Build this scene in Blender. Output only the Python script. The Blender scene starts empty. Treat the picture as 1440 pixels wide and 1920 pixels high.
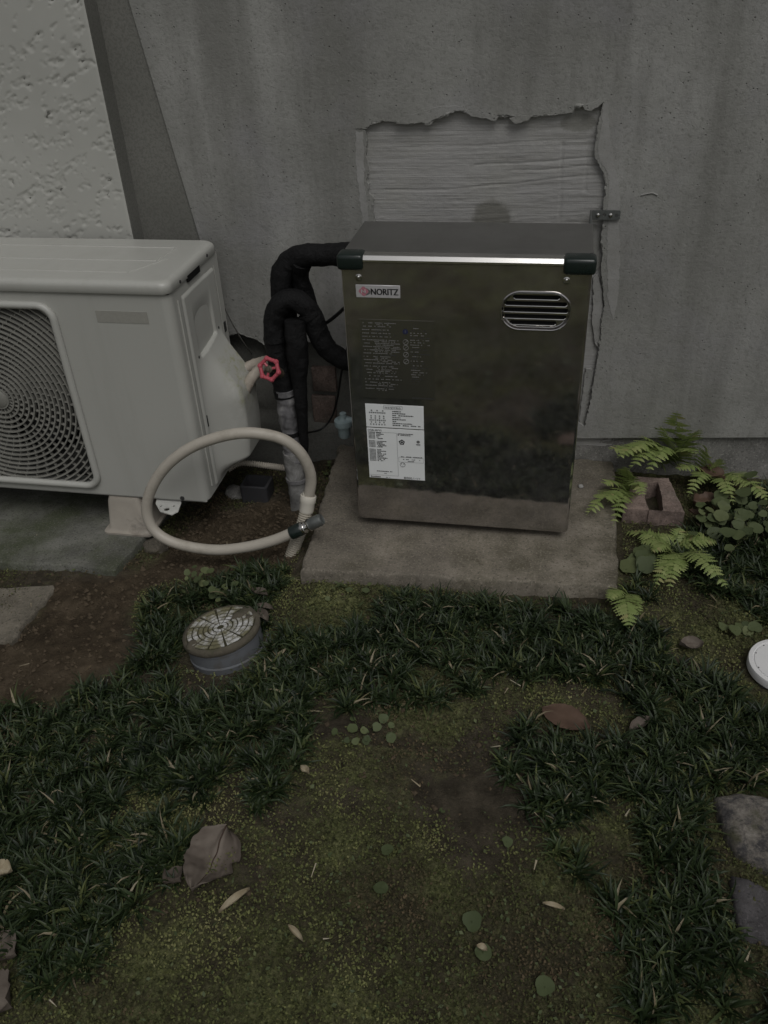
import bpy, bmesh, math, random
import numpy as np
from mathutils import Vector, Matrix
from mathutils.geometry import delaunay_2d_cdt

random.seed(7)
RNG = np.random.default_rng(7)
S = bpy.context.scene
COL = S.collection
pi = math.pi

# ------------------------------------------------------------------ camera
cam_d = bpy.data.cameras.new("camera")
cam_d.sensor_fit = 'VERTICAL'
cam_d.sensor_height = 24.0
cam_d.lens = 20.109
cam_d.clip_start = 0.02
cam_d.clip_end = 500.0
cam = bpy.data.objects.new("camera", cam_d)
COL.objects.link(cam)
CAM_POS = Vector((0.41136, -1.57638, 1.13459))
YAW, PITCH, ROLL = 0.21881, 0.60303, -0.05323
_f = Vector((-math.sin(YAW) * math.cos(PITCH), math.cos(YAW) * math.cos(PITCH), -math.sin(PITCH)))
_r = Vector((math.cos(YAW), math.sin(YAW), 0))
_u = _r.cross(_f)
_r2 = _r * math.cos(ROLL) + _u * math.sin(ROLL)
_u2 = -_r * math.sin(ROLL) + _u * math.cos(ROLL)
_m = Matrix((_r2, _u2, -_f)).transposed().to_4x4()
_m.translation = CAM_POS
cam.matrix_world = _m
S.camera = cam

# ------------------------------------------------------------------ sky and overcast sun
SUN_EL, SUN_AZ = math.radians(58), math.radians(150)     # azimuth clockwise from +Y
world = bpy.data.worlds.new("World")
S.world = world
world.use_nodes = True
wn = world.node_tree
wn.nodes.clear()
sky = wn.nodes.new("ShaderNodeTexSky")
sky.sky_type = 'NISHITA'
sky.sun_disc = False
sky.sun_elevation = SUN_EL
sky.sun_rotation = SUN_AZ
sky.air_density = 1.0
sky.dust_density = 4.0
bw = wn.nodes.new("ShaderNodeHueSaturation")      # overcast: the blue is washed out of the sky
bw.inputs['Saturation'].default_value = 0.12
bg = wn.nodes.new("ShaderNodeBackground")
bg.inputs['Strength'].default_value = 0.085
out = wn.nodes.new("ShaderNodeOutputWorld")
wn.links.new(sky.outputs[0], bw.inputs['Color'])
wn.links.new(bw.outputs[0], bg.inputs['Color'])
wn.links.new(bg.outputs[0], out.inputs['Surface'])

sun_d = bpy.data.lights.new("sun", 'SUN')
sun_d.energy = 1.25
sun_d.angle = math.radians(30)
sun_d.color = (1.0, 0.98, 0.945)
sun = bpy.data.objects.new("sun", sun_d)
COL.objects.link(sun)
_d = Vector((math.sin(SUN_AZ) * math.cos(SUN_EL), math.cos(SUN_AZ) * math.cos(SUN_EL), math.sin(SUN_EL)))
sun.rotation_euler = _d.to_track_quat('Z', 'Y').to_euler()
sun.location = (2, -3, 5)

S.view_settings.view_transform = 'Standard'
S.view_settings.look = 'None'
S.view_settings.gamma = 1.0
S.view_settings.use_curve_mapping = False
S.view_settings.exposure = -0.62
S.render.engine = 'CYCLES'
S.cycles.max_bounces = 6
S.cycles.diffuse_bounces = 3
S.cycles.glossy_bounces = 4
S.cycles.use_denoising = True

# ------------------------------------------------------------------ numpy noise
def _hash(ix, iy, iz, seed):
    h = (ix.astype(np.int64) * 374761393 + iy.astype(np.int64) * 668265263 + iz.astype(np.int64) * 2147483647 + seed * 974711) & 0x7fffffff
    h = ((h ^ (h >> 13)) * 1274126177) & 0x7fffffff
    h = (h ^ (h >> 16)) & 0x7fffffff
    return (h % 100003) / 100003.0

def noise3(x, y, z=0.0, seed=0):
    x, y, z = np.broadcast_arrays(np.asarray(x, float), np.asarray(y, float), np.asarray(z, float))
    ix, iy, iz = np.floor(x), np.floor(y), np.floor(z)
    fx, fy, fz = x - ix, y - iy, z - iz
    fx = fx * fx * (3 - 2 * fx); fy = fy * fy * (3 - 2 * fy); fz = fz * fz * (3 - 2 * fz)
    r = 0
    for a in (0, 1):
        for b in (0, 1):
            for c in (0, 1):
                w = (fx if a else 1 - fx) * (fy if b else 1 - fy) * (fz if c else 1 - fz)
                r = r + w * _hash(ix + a, iy + b, iz + c, seed)
    return r * 2 - 1

def fbm(x, y, z=0.0, seed=0, o=4):
    r, a = 0, 1.0
    for k in range(o):
        r = r + a * noise3(np.asarray(x) * 2 ** k, np.asarray(y) * 2 ** k, np.asarray(z) * 2 ** k, seed + k * 17)
        a *= .5
    return r / 1.9

def sstep(t):
    t = np.clip(t, 0, 1)
    return t * t * (3 - 2 * t)

# ------------------------------------------------------------------ materials
class Mat:
    def __init__(s, name):
        s.m = bpy.data.materials.new(name)
        s.m.use_nodes = True
        s.t = s.m.node_tree
        s.b = s.t.nodes['Principled BSDF']
        s._co = None
    def put(s, sock, v):
        if isinstance(v, bpy.types.NodeSocket):
            s.t.links.new(v, sock)
        elif isinstance(v, tuple) and len(v) == 3 and sock.type == 'RGBA':
            sock.default_value = (*v, 1)
        else:
            sock.default_value = v
    def n(s, typ, out=0, props=None, **ins):
        nd = s.t.nodes.new('ShaderNode' + typ)
        for k, v in (props or {}).items():
            setattr(nd, k, v)
        for k, v in ins.items():
            key = int(k[1:]) if k[0] == 'i' and k[1:].isdigit() else k.replace('_', ' ')
            s.put(nd.inputs[key], v)
        return nd.outputs[out]
    def co(s, scale=(1, 1, 1)):
        if s._co is None:
            s._co = s.n('TexCoord', 'Object')
        if scale == (1, 1, 1):
            return s._co
        return s.n('Mapping', 0, None, Vector=s._co, Scale=scale)
    def noise(s, scale, detail=4, rough=.6, sc=(1, 1, 1), dist=0.0, out=0):
        return s.n('TexNoise', out, None, Vector=s.co(sc), Scale=float(scale), Detail=float(detail), Roughness=rough, Distortion=dist)
    def vor(s, scale, sc=(1, 1, 1), out=0, feature='F1'):
        return s.n('TexVoronoi', out, dict(feature=feature), Vector=s.co(sc), Scale=float(scale))
    def ramp(s, f, stops):
        nd = s.t.nodes.new('ShaderNodeValToRGB')
        e = nd.color_ramp.elements
        while len(e) < len(stops):
            e.new(.5)
        for el, (p, c) in zip(e, stops):
            el.position = p
            el.color = (*c, 1) if isinstance(c, tuple) else (c, c, c, 1)
        s.put(nd.inputs[0], f)
        return nd.outputs[0]
    def mix(s, f, a, b, mode='MIX'):
        nd = s.t.nodes.new('ShaderNodeMix')
        nd.data_type = 'RGBA'
        nd.blend_type = mode
        s.put(nd.inputs[0], f); s.put(nd.inputs[6], a); s.put(nd.inputs[7], b)
        return nd.outputs[2]
    def math(s, op, a, b=0.5, c=None):
        nd = s.t.nodes.new('ShaderNodeMath'); nd.operation = op
        s.put(nd.inputs[0], a); s.put(nd.inputs[1], b)
        if c is not None: s.put(nd.inputs[2], c)
        return nd.outputs[0]
    def bump(s, h, strength=.4, dist=.002, normal=None):
        nd = s.t.nodes.new('ShaderNodeBump')
        nd.inputs['Strength'].default_value = strength
        nd.inputs['Distance'].default_value = dist
        s.put(nd.inputs['Height'], h)
        if normal is not None: s.put(nd.inputs['Normal'], normal)
        return nd.outputs[0]
    def attr(s, name, out='Fac'):
        return s.n('Attribute', out, dict(attribute_name=name))
    def fin(s, color=None, rough=.6, metal=0.0, normal=None, spec=.5, **kw):
        if color is not None: s.put(s.b.inputs['Base Color'], color)
        s.put(s.b.inputs['Roughness'], rough); s.put(s.b.inputs['Metallic'], metal)
        s.put(s.b.inputs['Specular IOR Level'], spec)
        if normal is not None: s.put(s.b.inputs['Normal'], normal)
        for k, v in kw.items(): s.put(s.b.inputs[k.replace('_', ' ')], v)
        return s.m

def simple(name, col, rough=.5, metal=0.0, var=.25, scale=60, bump=.0, spec=.5, dirt=None, dirt_at=(.55, .72)):
    m = Mat(name)
    c = m.mix(m.noise(scale, 4), tuple(x * (1 - var) for x in col), tuple(min(1, x * (1 + var)) for x in col))
    if dirt:
        c = m.mix(m.ramp(m.noise(scale * .35, 6, .7), [(dirt_at[0], 0.0), (dirt_at[1], 1.0)]), c, dirt)
    r = m.math('MULTIPLY_ADD', m.noise(scale * .5, 3), .25, rough - .12)
    nrm = m.bump(m.noise(scale * 4, 4), bump, .001) if bump else None
    return m.fin(c, r, metal, nrm, spec)

MT = {}
# sand-finished cement render
m = Mat('cement_render')
big = m.noise(2.2, 5, .6)
c = m.ramp(big, [(.3, (.20, .20, .186)), (.5, (.272, .272, .256)), (.70, (.375, .374, .358))])
c = m.mix(m.ramp(m.noise(8, 5, .65, sc=(1, 1, .12)), [(.44, 0.0), (.66, .75)]), c, (.17, .169, .155))
c = m.mix(m.ramp(m.noise(5, 3), [(.5, 0.0), (.7, .35)]), c, (.275, .27, .285))
gr = m.math('MULTIPLY_ADD', m.noise(105, 3, .7), .6, m.math('MULTIPLY', m.noise(260, 3, .75), .5))
c = m.mix(m.ramp(gr, [(.42, .42), (.53, 0.0)]), c, (.14, .14, .126))
c = m.mix(m.ramp(gr, [(.62, .0), (.76, .2)]), c, (.42, .415, .395))
pits = m.ramp(m.vor(95), [(.05, 1.0), (.16, 0.0)])
pm = m.ramp(m.noise(30, 2), [(.50, 0.0), (.58, 1.0)])
pit = m.math('MULTIPLY', pits, pm)
c = m.mix(pit, c, (.06, .058, .052))
h = m.math('MULTIPLY_ADD', pit, -1.2, gr)
MT['render'] = m.fin(c, .92, 0, m.bump(h, .7, .0025, m.bump(m.noise(7, 3), .35, .012)), .25)
# darker render of the strip at the corner
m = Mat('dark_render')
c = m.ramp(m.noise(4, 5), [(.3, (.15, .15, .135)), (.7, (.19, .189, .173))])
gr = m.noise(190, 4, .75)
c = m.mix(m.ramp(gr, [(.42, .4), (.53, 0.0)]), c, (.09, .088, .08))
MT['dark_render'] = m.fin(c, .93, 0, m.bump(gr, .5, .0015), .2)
# smooth mortar smeared at the edges of the hole
m = Mat('smooth_mortar')
c = m.ramp(m.noise(20, 5), [(.3, (.265, .263, .25)), (.7, (.325, .322, .313))])
c = m.mix(m.ramp(m.noise(300, 2), [(.62, 0.0), (.72, .5)]), c, (.13, .13, .12))
MT['mortar'] = m.fin(c, .85, 0, m.bump(m.noise(60, 5, .7), .5, .003), .25)
# raked undercoat inside the hole
m = Mat('raked_undercoat')
st = m.math('MULTIPLY_ADD', m.noise(16, 5, .65, sc=(.35, 1, 9), dist=.3), .55, m.math('MULTIPLY', m.noise(42, 5, .7, sc=(.10, 1, 8), dist=.2), .45))
c = m.ramp(st, [(.33, (.20, .198, .188)), (.46, (.315, .312, .303)), (.58, (.36, .356, .35)), (.70, (.45, .445, .44))])
c = m.mix(m.ramp(m.noise(55, 3, .6, sc=(.12, 1, 4)), [(.56, 0.0), (.66, .55)]), c, (.22, .215, .205))
c = m.mix(m.ramp(m.noise(6, 4), [(.45, 0.0), (.7, .7)]), c, (.325, .322, .295))
def stain(m, c, centre, rad, soft, col, stretch=(1, 1, 1)):
    v = m.n('VectorMath', 0, dict(operation='SUBTRACT'), i0=m.co(), i1=centre)
    v = m.n('VectorMath', 0, dict(operation='MULTIPLY'), i0=v, i1=stretch)
    d = m.n('VectorMath', 'Value', dict(operation='LENGTH'), i0=v)
    d = m.math('MULTIPLY_ADD', m.noise(38, 6, .75), .035, d)
    return m.mix(m.ramp(d, [(rad, .75), (rad + soft, 0.0)]), c, col)
STAIN = (0.259,0.372,0.5758)
c = stain(m, c, tuple(a - b for a, b in zip(STAIN, (.6, .39, -.2))), .054, .012, (.145, .142, .122), (1, 0, .95))
c = stain(m, c, tuple(a - b for a, b in zip((0.4318,0.372,0.7764), (.6, .39, -.2))), .052, .008, (.20, .198, .178), (1, 0, 2.2))
MT['undercoat'] = m.fin(c, .9, 0, m.bump(m.noise(240, 4, .75), .6, .0015, m.bump(st, .6, .003)), .2)
# house wall: cream paint on a knocked-down stucco
m = Mat('cream_stucco')
c = m.ramp(m.noise(6, 4), [(.3, (.385, .385, .357)), (.7, (.43, .43, .40))])
c = m.mix(m.ramp(m.vor(38), [(.02, .8), (.06, 0.0)]), c, (.12, .115, .10))
MT['stucco'] = m.fin(c, .6, 0, m.bump(m.noise(200, 3), .12, .001), .35)
# weathered concrete of the pads
def concrete(name, base, moss, mossamt=.5, scale=9):
    m = Mat(name)
    c = m.ramp(m.noise(scale, 6, .65), [(.32, tuple(x * .5 for x in base)), (.5, base), (.66, tuple(x * 1.6 for x in base))])
    c = m.mix(m.ramp(m.noise(scale * .7, 5, .7), [(.5, 0.0), (.68, mossamt)]), c, moss)
    c = m.mix(m.ramp(m.noise(200, 4, .75), [(.54, 0.0), (.70, .6)]), c, tuple(min(.5, x * 2.3) for x in base))
    c = m.mix(m.ramp(m.noise(180, 3, .7), [(.33, .8), (.45, 0.0)]), c, tuple(x * .4 for x in base))
    return m.fin(c, .9, 0, m.bump(m.noise(240, 4, .75), .6, .002, m.bump(m.noise(35, 4), .35, .006)), .25)
MT['pad'] = concrete('heater_pad_concrete', (.165, .147, .120), (.066, .060, .038), .9, 5)
MT['slab'] = concrete('slab_concrete', (.108, .108, .095), (.062, .072, .040), .9, 6)
MT['slab2'] = concrete('low_slab_concrete', (.125, .112, .090), (.062, .052, .034), .8, 6)
MT['base'] = concrete('base_concrete', (.215, .21, .198), (.12, .122, .105), .5, 6)
MT['brickred'] = concrete('red_block', (.190, .145, .126), (.135, .125, .105), .8, 16)
m = Mat('field_stone')
c = m.ramp(m.math('MULTIPLY_ADD', m.noise(60, 6, .8), .45, m.math('MULTIPLY', m.noise(11, 6, .7), .55)), [(.36, (.045, .043, .045)), (.44, (.10, .095, .095)), (.50, (.22, .20, .175)), (.60, (.40, .37, .33))])
nz = m.n('SeparateXYZ', 1, None, i0=m.co())
c = m.mix(m.ramp(m.noise(16, 4), [(.48, 0.0), (.6, .8)]), c, (.06, .062, .026))
MT['darkstone'] = concrete('dark_stone', (.070, .066, .068), (.05, .052, .028), .6, 14)
MT['stone'] = m.fin(c, .85, 0, m.bump(m.noise(60, 7, .8), 1.0, .012), .3)

# soil and moss
m = Mat('moss_and_soil')
soil = m.ramp(m.noise(22, 7, .7), [(.28, (.026, .022, .015)), (.5, (.064, .054, .039)), (.70, (.115, .097, .071))])
soil = m.mix(m.ramp(m.noise(330, 3, .7), [(.60, 0.0), (.72, .7)]), soil, (.12, .098, .07))
bare = m.ramp(m.noise(14, 7, .7), [(.32, (.032, .024, .0155)), (.5, (.072, .055, .036)), (.68, (.125, .097, .066))])
bare = m.mix(m.ramp(m.noise(330, 3, .7), [(.62, 0.0), (.74, .6)]), bare, (.14, .115, .085))
mossc = m.ramp(m.noise(120, 5, .75), [(.34, (.022, .025, .011)), (.47, (.095, .104, .044)), (.60, (.20, .208, .096))])
mossc = m.mix(m.ramp(m.noise(9, 5, .65), [(.40, 0.0), (.58, .85)]), mossc, m.ramp(m.noise(150, 4, .75), [(.35, (.026, .023, .017)), (.7, (.095, .078, .052))]))
c = m.mix(m.ramp(m.math('ADD', m.attr('mossy'), m.math('MULTIPLY_ADD', m.noise(13, 8, .75), 2.0, -1.0)), [(.25, 0.0), (.72, 1.0)]), soil, mossc)
c = m.mix(m.attr('bare'), c, bare)
h = m.noise(150, 6, .8)
MT['ground'] = m.fin(c, .95, 0, m.bump(h, .9, .009, m.bump(m.vor(70), .5, .005)), .15)

def leafmat(name, stops, rough=.5, trans=.25, veins=0.0, spec=.4):
    m = Mat(name)
    c = m.ramp(m.attr('tint'), stops)
    c = m.mix(m.ramp(m.noise(40, 3), [(.4, .0), (.7, .25)]), c, tuple(x * .6 for x in stops[0][1]))
    m.fin(c, rough, 0, None, spec)
    tr = m.t.nodes.new('ShaderNodeBsdfTranslucent')
    m.put(tr.inputs['Color'], c)
    mx = m.t.nodes.new('ShaderNodeMixShader')
    mx.inputs[0].default_value = trans
    m.t.links.new(m.b.outputs[0], mx.inputs[1]); m.t.links.new(tr.outputs[0], mx.inputs[2])
    o = m.t.nodes['Material Output']
    m.t.links.new(mx.outputs[0], o.inputs['Surface'])
    return m.m
MT['mondo'] = leafmat('mondo_leaf', [(0, (.006, .013, .005)), (.30, (.017, .030, .010)), (.62, (.038, .058, .022)), (.88, (.095, .110, .036)), (.93, (.17, .14, .085)), (1, (.32, .28, .19))], .48, .10, spec=.3)
MT['mossleaf'] = leafmat('moss_leaf', [(0, (.14, .106, .066)), (.18, (.095, .082, .046)), (.35, (.066, .078, .032)), (.6, (.125, .138, .054)), (.85, (.20, .21, .085)), (1, (.26, .25, .12))], .8, .2, spec=.1)
MT['roundleaf'] = leafmat('round_leaf', [(0, (.052, .070, .028)), (.5, (.085, .108, .044)), (1, (.135, .155, .066))], .65, .15)
MT['fern'] = leafmat('fern_leaf', [(0, (.17, .23, .065)), (.5, (.27, .345, .115)), (.9, (.36, .41, .16)), (1, (.38, .31, .15))], .5, .35)
MT['deadleaf'] = leafmat('dead_leaf', [(0, (.070, .057, .046)), (.5, (.128, .106, .088)), (1, (.25, .215, .18))], .75, .1, spec=.25)
MT['redleaf'] = leafmat('brown_leaf', [(0, (.055, .034, .024)), (.5, (.11, .070, .050)), (1, (.16, .11, .08))], .6, .1, spec=.3)
MT['straw'] = leafmat('straw', [(0, (.20, .155, .09)), (.5, (.34, .29, .20)), (1, (.50, .46, .36))], .7, .1, spec=.2)
MT['clod'] = simple('soil_clod', (.082, .064, .044), .95, 0, .4, 60, .4, .1)

# appliances
m = Mat('cream_enamel')
c = m.mix(m.noise(3, 3), (.385, .385, .357), (.43, .43, .40))
c = m.mix(m.ramp(m.noise(60, 5, .7), [(.62, 0.0), (.8, .25)]), c, (.27, .26, .21))
c = m.mix(m.ramp(m.noise(14, 5, .7, sc=(1, 1, .10)), [(.52, 0.0), (.76, .22)]), c, (.25, .245, .21))
MT['enamel'] = m.fin(c, m.math('MULTIPLY_ADD', m.noise(30, 3), .2, .28), 0, None, .5)
m = Mat('cream_enamel_mossy')
c = m.mix(m.noise(3, 3), (.385, .385, .357), (.43, .43, .40))
al = m.math('MULTIPLY', m.ramp(m.noise(55, 6, .75, dist=.8), [(.48, 0.0), (.66, .7)]), m.attr('algae'))
c = m.mix(al, c, (.245, .25, .075))
c = m.mix(m.math('MULTIPLY', m.ramp(m.noise(38, 6, .7), [(.45, 0.0), (.66, .4)]), m.attr('chalk')), c, (.56, .555, .52))
MT['enamel_mossy'] = m.fin(c, .42, 0, None, .45)
MT['grille'] = simple('grille_plastic', (.225, .222, .20), .45, 0, .2, 40)
MT['orifice'] = simple('orifice_grey', (.075, .074, .068), .6, 0, .2, 40)
MT['dark'] = simple('dark_cavity', (.012, .012, .012), .8, 0, .2, 40, spec=.1)
MT['fan'] = simple('fan_plastic', (.03, .03, .03), .5, 0, .2, 40)
MT['rubbed'] = simple('rubbed_enamel', (.30, .295, .265), .5, 0, .15, 120)
m = Mat('stainless_steel')
sm = m.noise(7, 6, .65, dist=.5)
c = m.mix(sm, (.43, .412, .405), (.53, .51, .50))
c = m.mix(m.ramp(m.noise(26, 6, .75), [(.50, 0.0), (.72, .5)]), c, (.36, .345, .30))
r = m.math('MULTIPLY_ADD', sm, .08, .020)
r = m.math('ADD', r, m.ramp(m.noise(40, 6, .8), [(.5, 0.0), (.75, .09)]))
wob = m.bump(m.noise(3.5, 2, .4), .035, .02)
MT['steel'] = m.fin(c, r, m.ramp(m.math('MULTIPLY_ADD', m.noise(5, 6, .7, dist=.6), .7, m.math('MULTIPLY', m.noise(60, 4, .8), .3)), [(.42, .97), (.68, .90)]), m.bump(m.noise(220, 3, .7, sc=(1, 1, .08)), .03, .0006, wob), .5)
m = Mat('dull_steel_top')
c = m.mix(m.noise(5, 6, .7), (.20, .197, .19), (.30, .296, .285))
c = m.mix(m.ramp(m.noise(18, 6, .75, sc=(1, .4, 1)), [(.5, 0.0), (.7, .5)]), c, (.20, .195, .18))
MT['steeltop'] = m.fin(c, m.math('MULTIPLY_ADD', m.noise(14, 5), .3, .28), .85, None, .5)
m = Mat('chrome')
MT['chrome'] = m.fin(m.mix(m.noise(60, 4), (.58, .57, .55), (.66, .65, .63)), .09, 1.0)
m = Mat('polished_trim')
MT['trim'] = m.fin(m.mix(m.noise(20, 4), (.66, .65, .63), (.74, .73, .71)), .22, 1.0)
MT['galv'] = simple('galvanised_steel', (.15, .16, .155), .5, .6, .3, 90, .1)
MT['blackcap'] = simple('dark_green_plastic', (.010, .017, .015), .28, 0, .15, 60, spec=.5)
MT['badge'] = simple('badge_silver', (.50, .49, .50), .35, .2, .06, 60)
MT['pink'] = simple('badge_pink', (.42, .17, .21), .45, 0, .15, 60)
MT['white_print'] = simple('white_print', (.78, .76, .77), .5, 0, .04, 60)
MT['black_print'] = simple('black_print', (.018, .018, .018), .5, 0, .1, 60)
MT['grey_print'] = simple('grey_print', (.12, .12, .12), .6, 0, .1, 60)
MT['sticker'] = simple('white_sticker', (.78, .80, .80), .5, 0, .05, 20, spec=.3)
m = Mat('clear_film')
c = m.mix(m.noise(30, 4), (.36, .352, .335), (.44, .43, .41))
MT['film'] = m.fin(c, .22, .95, None, .5)
MT['film_print'] = simple('film_print_light', (.20, .197, .193), .55, .2, .25, 90)
MT['film_dark'] = simple('film_print_dark', (.04, .04, .04), .6, 0, .2, 90)
MT['navy'] = simple('film_print_blue', (.02, .025, .07), .5, 0, .1, 90)
# pipes
m = Mat('black_wrap')
c = m.mix(m.noise(30, 5), (.005, .005, .005), (.016, .016, .017))
MT['wrap'] = m.fin(c, m.math('MULTIPLY_ADD', m.noise(50, 4), .3, .48), 0, m.bump(m.noise(70, 5, .75), .9, .006), .16)
m = Mat('dirty_tape')
c = m.ramp(m.noise(24, 6, .7, dist=.6), [(.3, (.07, .07, .072)), (.5, (.155, .152, .158)), (.68, (.29, .285, .28)), (.8, (.44, .43, .41))])
MT['tape'] = m.fin(c, .5, 0, m.bump(m.noise(40, 5, .7), .7, .004), .4)
m = Mat('grey_sleeve')
c = m.ramp(m.noise(30, 6, .75, dist=.5), [(.3, (.10, .10, .10)), (.5, (.19, .188, .18)), (.7, (.33, .325, .32))])
MT['sleeve'] = m.fin(c, .65, 0, m.bump(m.noise(60, 4), .4, .002), .3)
MT['red'] = simple('red_enamel', (.42, .075, .10), .45, 0, .2, 70, .1, dirt=(.22, .08, .08))
MT['brass'] = simple('tarnished_brass', (.12, .10, .075), .5, .5, .3, 80)
MT['hose'] = simple('beige_rubber_hose', (.41, .378, .325), .5, 0, .10, 30, .08, dirt=(.22, .195, .15), dirt_at=(.52, .8))
MT['conduit'] = simple('beige_conduit', (.38, .35, .29), .5, 0, .12, 50, .1, dirt=(.18, .155, .10), dirt_at=(.55, .75))
MT['fitting'] = simple('ivory_fitting', (.60, .57, .50), .4, 0, .06, 50)
MT['coolant'] = simple('peeling_pipe_tape', (.36, .32, .27), .65, 0, .25, 50, .3, dirt=(.22, .14, .11))
MT['cable'] = simple('black_cable', (.008, .008, .008), .5, 0, .2, 60)
MT['wire'] = simple('grey_wire', (.11, .105, .095), .6, 0, .2, 60)
MT['aqua'] = simple('pale_blue_plastic', (.24, .30, .31), .35, 0, .15, 60)
MT['clearcup'] = simple('clouded_cup', (.12, .135, .135), .25, 0, .2, 60)
MT['hopper'] = simple('dark_grey_plastic', (.038, .038, .042), .55, 0, .25, 50, .1, dirt=(.06, .05, .04))
MT['upvc'] = simple('grey_pipe_plastic', (.115, .122, .132), .5, 0, .12, 50, .05, dirt=(.09, .08, .065))
MT['ring'] = simple('mossy_rim', (.085, .074, .054), .9, 0, .45, 70, .8, dirt=(.045, .047, .022))
m = Mat('lid_white_dirty')
c = m.mix(m.ramp(m.noise(26, 6, .75), [(.36, 0.0), (.54, 1.0)]), (.60, .60, .61), (.16, .15, .09))
c = m.mix(m.ramp(m.noise(17, 4, .7), [(.56, 0.0), (.66, .9)]), c, (.085, .078, .048))
MT['lid'] = m.fin(c, .65, 0, m.bump(m.noise(120, 4), .3, .001), .3)
MT['lidbed'] = simple('lid_grime', (.055, .052, .032), .9, 0, .4, 90, .5, spec=.1)
MT['lidwhite'] = simple('white_lid', (.66, .66, .66), .4, 0, .05, 30, .03, dirt=(.42, .41, .38), dirt_at=(.6, .85))
MT['foot'] = simple('tan_plastic_block', (.335, .305, .262), .6, 0, .18, 30, .1, dirt=(.15, .13, .11), dirt_at=(.56, .72))
MT['bracketpaint'] = simple('white_steel_foot', (.58, .58, .55), .45, 0, .12, 60, dirt=(.2, .17, .13), dirt_at=(.62, .8))

# ------------------------------------------------------------------ geometry helpers
class Geo:
    def __init__(s): s.v = []; s.f = []
    def add(s, v, f):
        o = len(s.v)
        s.v += [tuple(map(float, p)) for p in v]
        s.f += [tuple(i + o for i in q) for q in f]
        return s
    def box(s, a, b):
        (x0, y0, z0), (x1, y1, z1) = a, b
        return s.add([(x0, y0, z0), (x1, y0, z0), (x1, y1, z0), (x0, y1, z0), (x0, y0, z1), (x1, y0, z1), (x1, y1, z1), (x0, y1, z1)],
                     [(3, 2, 1, 0), (4, 5, 6, 7), (0, 1, 5, 4), (1, 2, 6, 5), (2, 3, 7, 6), (3, 0, 4, 7)])
    def rbox(s, a, b, r, seg=3):
        g = Geo().box(a, b)
        bm = bmesh.new()
        vs = [bm.verts.new(p) for p in g.v]
        for q in g.f: bm.faces.new([vs[i] for i in q])
        bmesh.ops.bevel(bm, geom=bm.edges[:], offset=r, segments=seg, profile=.5, affect='EDGES')
        bm.verts.ensure_lookup_table(); bm.verts.index_update()
        s.add([v.co[:] for v in bm.verts], [[v.index for v in f.verts] for f in bm.faces])
        bm.free()
        return s
    def tube(s, path, r, seg=16, caps=True):
        P = np.array(path, float); n = len(P)
        R = np.broadcast_to(np.asarray(r, float), (n,)) if not callable(r) else np.array([r(i / (n - 1)) for i in range(n)])
        T = np.gradient(P, axis=0); T /= np.linalg.norm(T, axis=1)[:, None] + 1e-12
        up = np.array([0, 0, 1.0]) if abs(T[0][2]) < .9 else np.array([1.0, 0, 0])
        N = np.cross(T[0], up); N /= np.linalg.norm(N)
        v = []
        for i in range(n):
            N = N - T[i] * (N @ T[i]); N /= np.linalg.norm(N)
            B = np.cross(T[i], N)
            for k in range(seg):
                a = 2 * pi * k / seg
                v.append(P[i] + R[i] * (N * math.cos(a) + B * math.sin(a)))
        f = [(i * seg + k, i * seg + (k + 1) % seg, (i + 1) * seg + (k + 1) % seg, (i + 1) * seg + k) for i in range(n - 1) for k in range(seg)]
        if caps:
            f.append(tuple(range(seg))[::-1]); f.append(tuple((n - 1) * seg + k for k in range(seg)))
        return s.add(v, f)
    def ring(s, path, r, seg=8):          # closed tube
        P = np.array(path, float); n = len(P)
        T = np.roll(P, -1, 0) - np.roll(P, 1, 0); T /= np.linalg.norm(T, axis=1)[:, None]
        c = P.mean(0); v = []
        for i in range(n):
            B = P[i] - c; B -= T[i] * (B @ T[i]); B /= np.linalg.norm(B) + 1e-9
            N = np.cross(T[i], B)
            for k in range(seg):
                a = 2 * pi * k / seg
                v.append(P[i] + r * (B * math.cos(a) + N * math.sin(a)))
        f = [(i * seg + k, i * seg + (k + 1) % seg, ((i + 1) % n) * seg + (k + 1) % seg, ((i + 1) % n) * seg + k) for i in range(n) for k in range(seg)]
        return s.add(v, f)
    def lathe(s, prof, org=(0, 0, 0), axis=(0, 0, 1), seg=32, caps=True):
        A = Vector(axis).normalized()
        X = A.orthogonal().normalized(); Y = A.cross(X)
        o = Vector(org); v = []
        for r, h in prof:
            for k in range(seg):
                a = 2 * pi * k / seg
                v.append(o + A * h + X * (r * math.cos(a)) + Y * (r * math.sin(a)))
        n = len(prof)
        f = [(i * seg + k, i * seg + (k + 1) % seg, (i + 1) * seg + (k + 1) % seg, (i + 1) * seg + k) for i in range(n - 1) for k in range(seg)]
        if caps:
            f.append(tuple(range(seg))[::-1]); f.append(tuple((n - 1) * seg + k for k in range(seg)))
        return s.add(v, f)
    def sheet(s, V):                      # V: (n, m, 3) array
        n, m_, _ = V.shape
        idx = np.arange(n * m_).reshape(n, m_)
        q = np.stack([idx[:-1, :-1], idx[1:, :-1], idx[1:, 1:], idx[:-1, 1:]], -1).reshape(-1, 4)
        return s.add(V.reshape(-1, 3), q.tolist())

ORG = {}
def _mesh(name, v, f, mat, sharp=40):
    me = bpy.data.meshes.new(name)
    me.from_pydata([tuple(p) for p in v], [], [tuple(q) for q in f])
    bm = bmesh.new(); bm.from_mesh(me)
    bmesh.ops.recalc_face_normals(bm, faces=bm.faces[:])
    bm.to_mesh(me); bm.free()
    me.polygons.foreach_set('use_smooth', [True] * len(me.polygons))
    if sharp < 180: me.set_sharp_from_angle(angle=math.radians(sharp))
    me.materials.append(mat)
    return me

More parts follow.
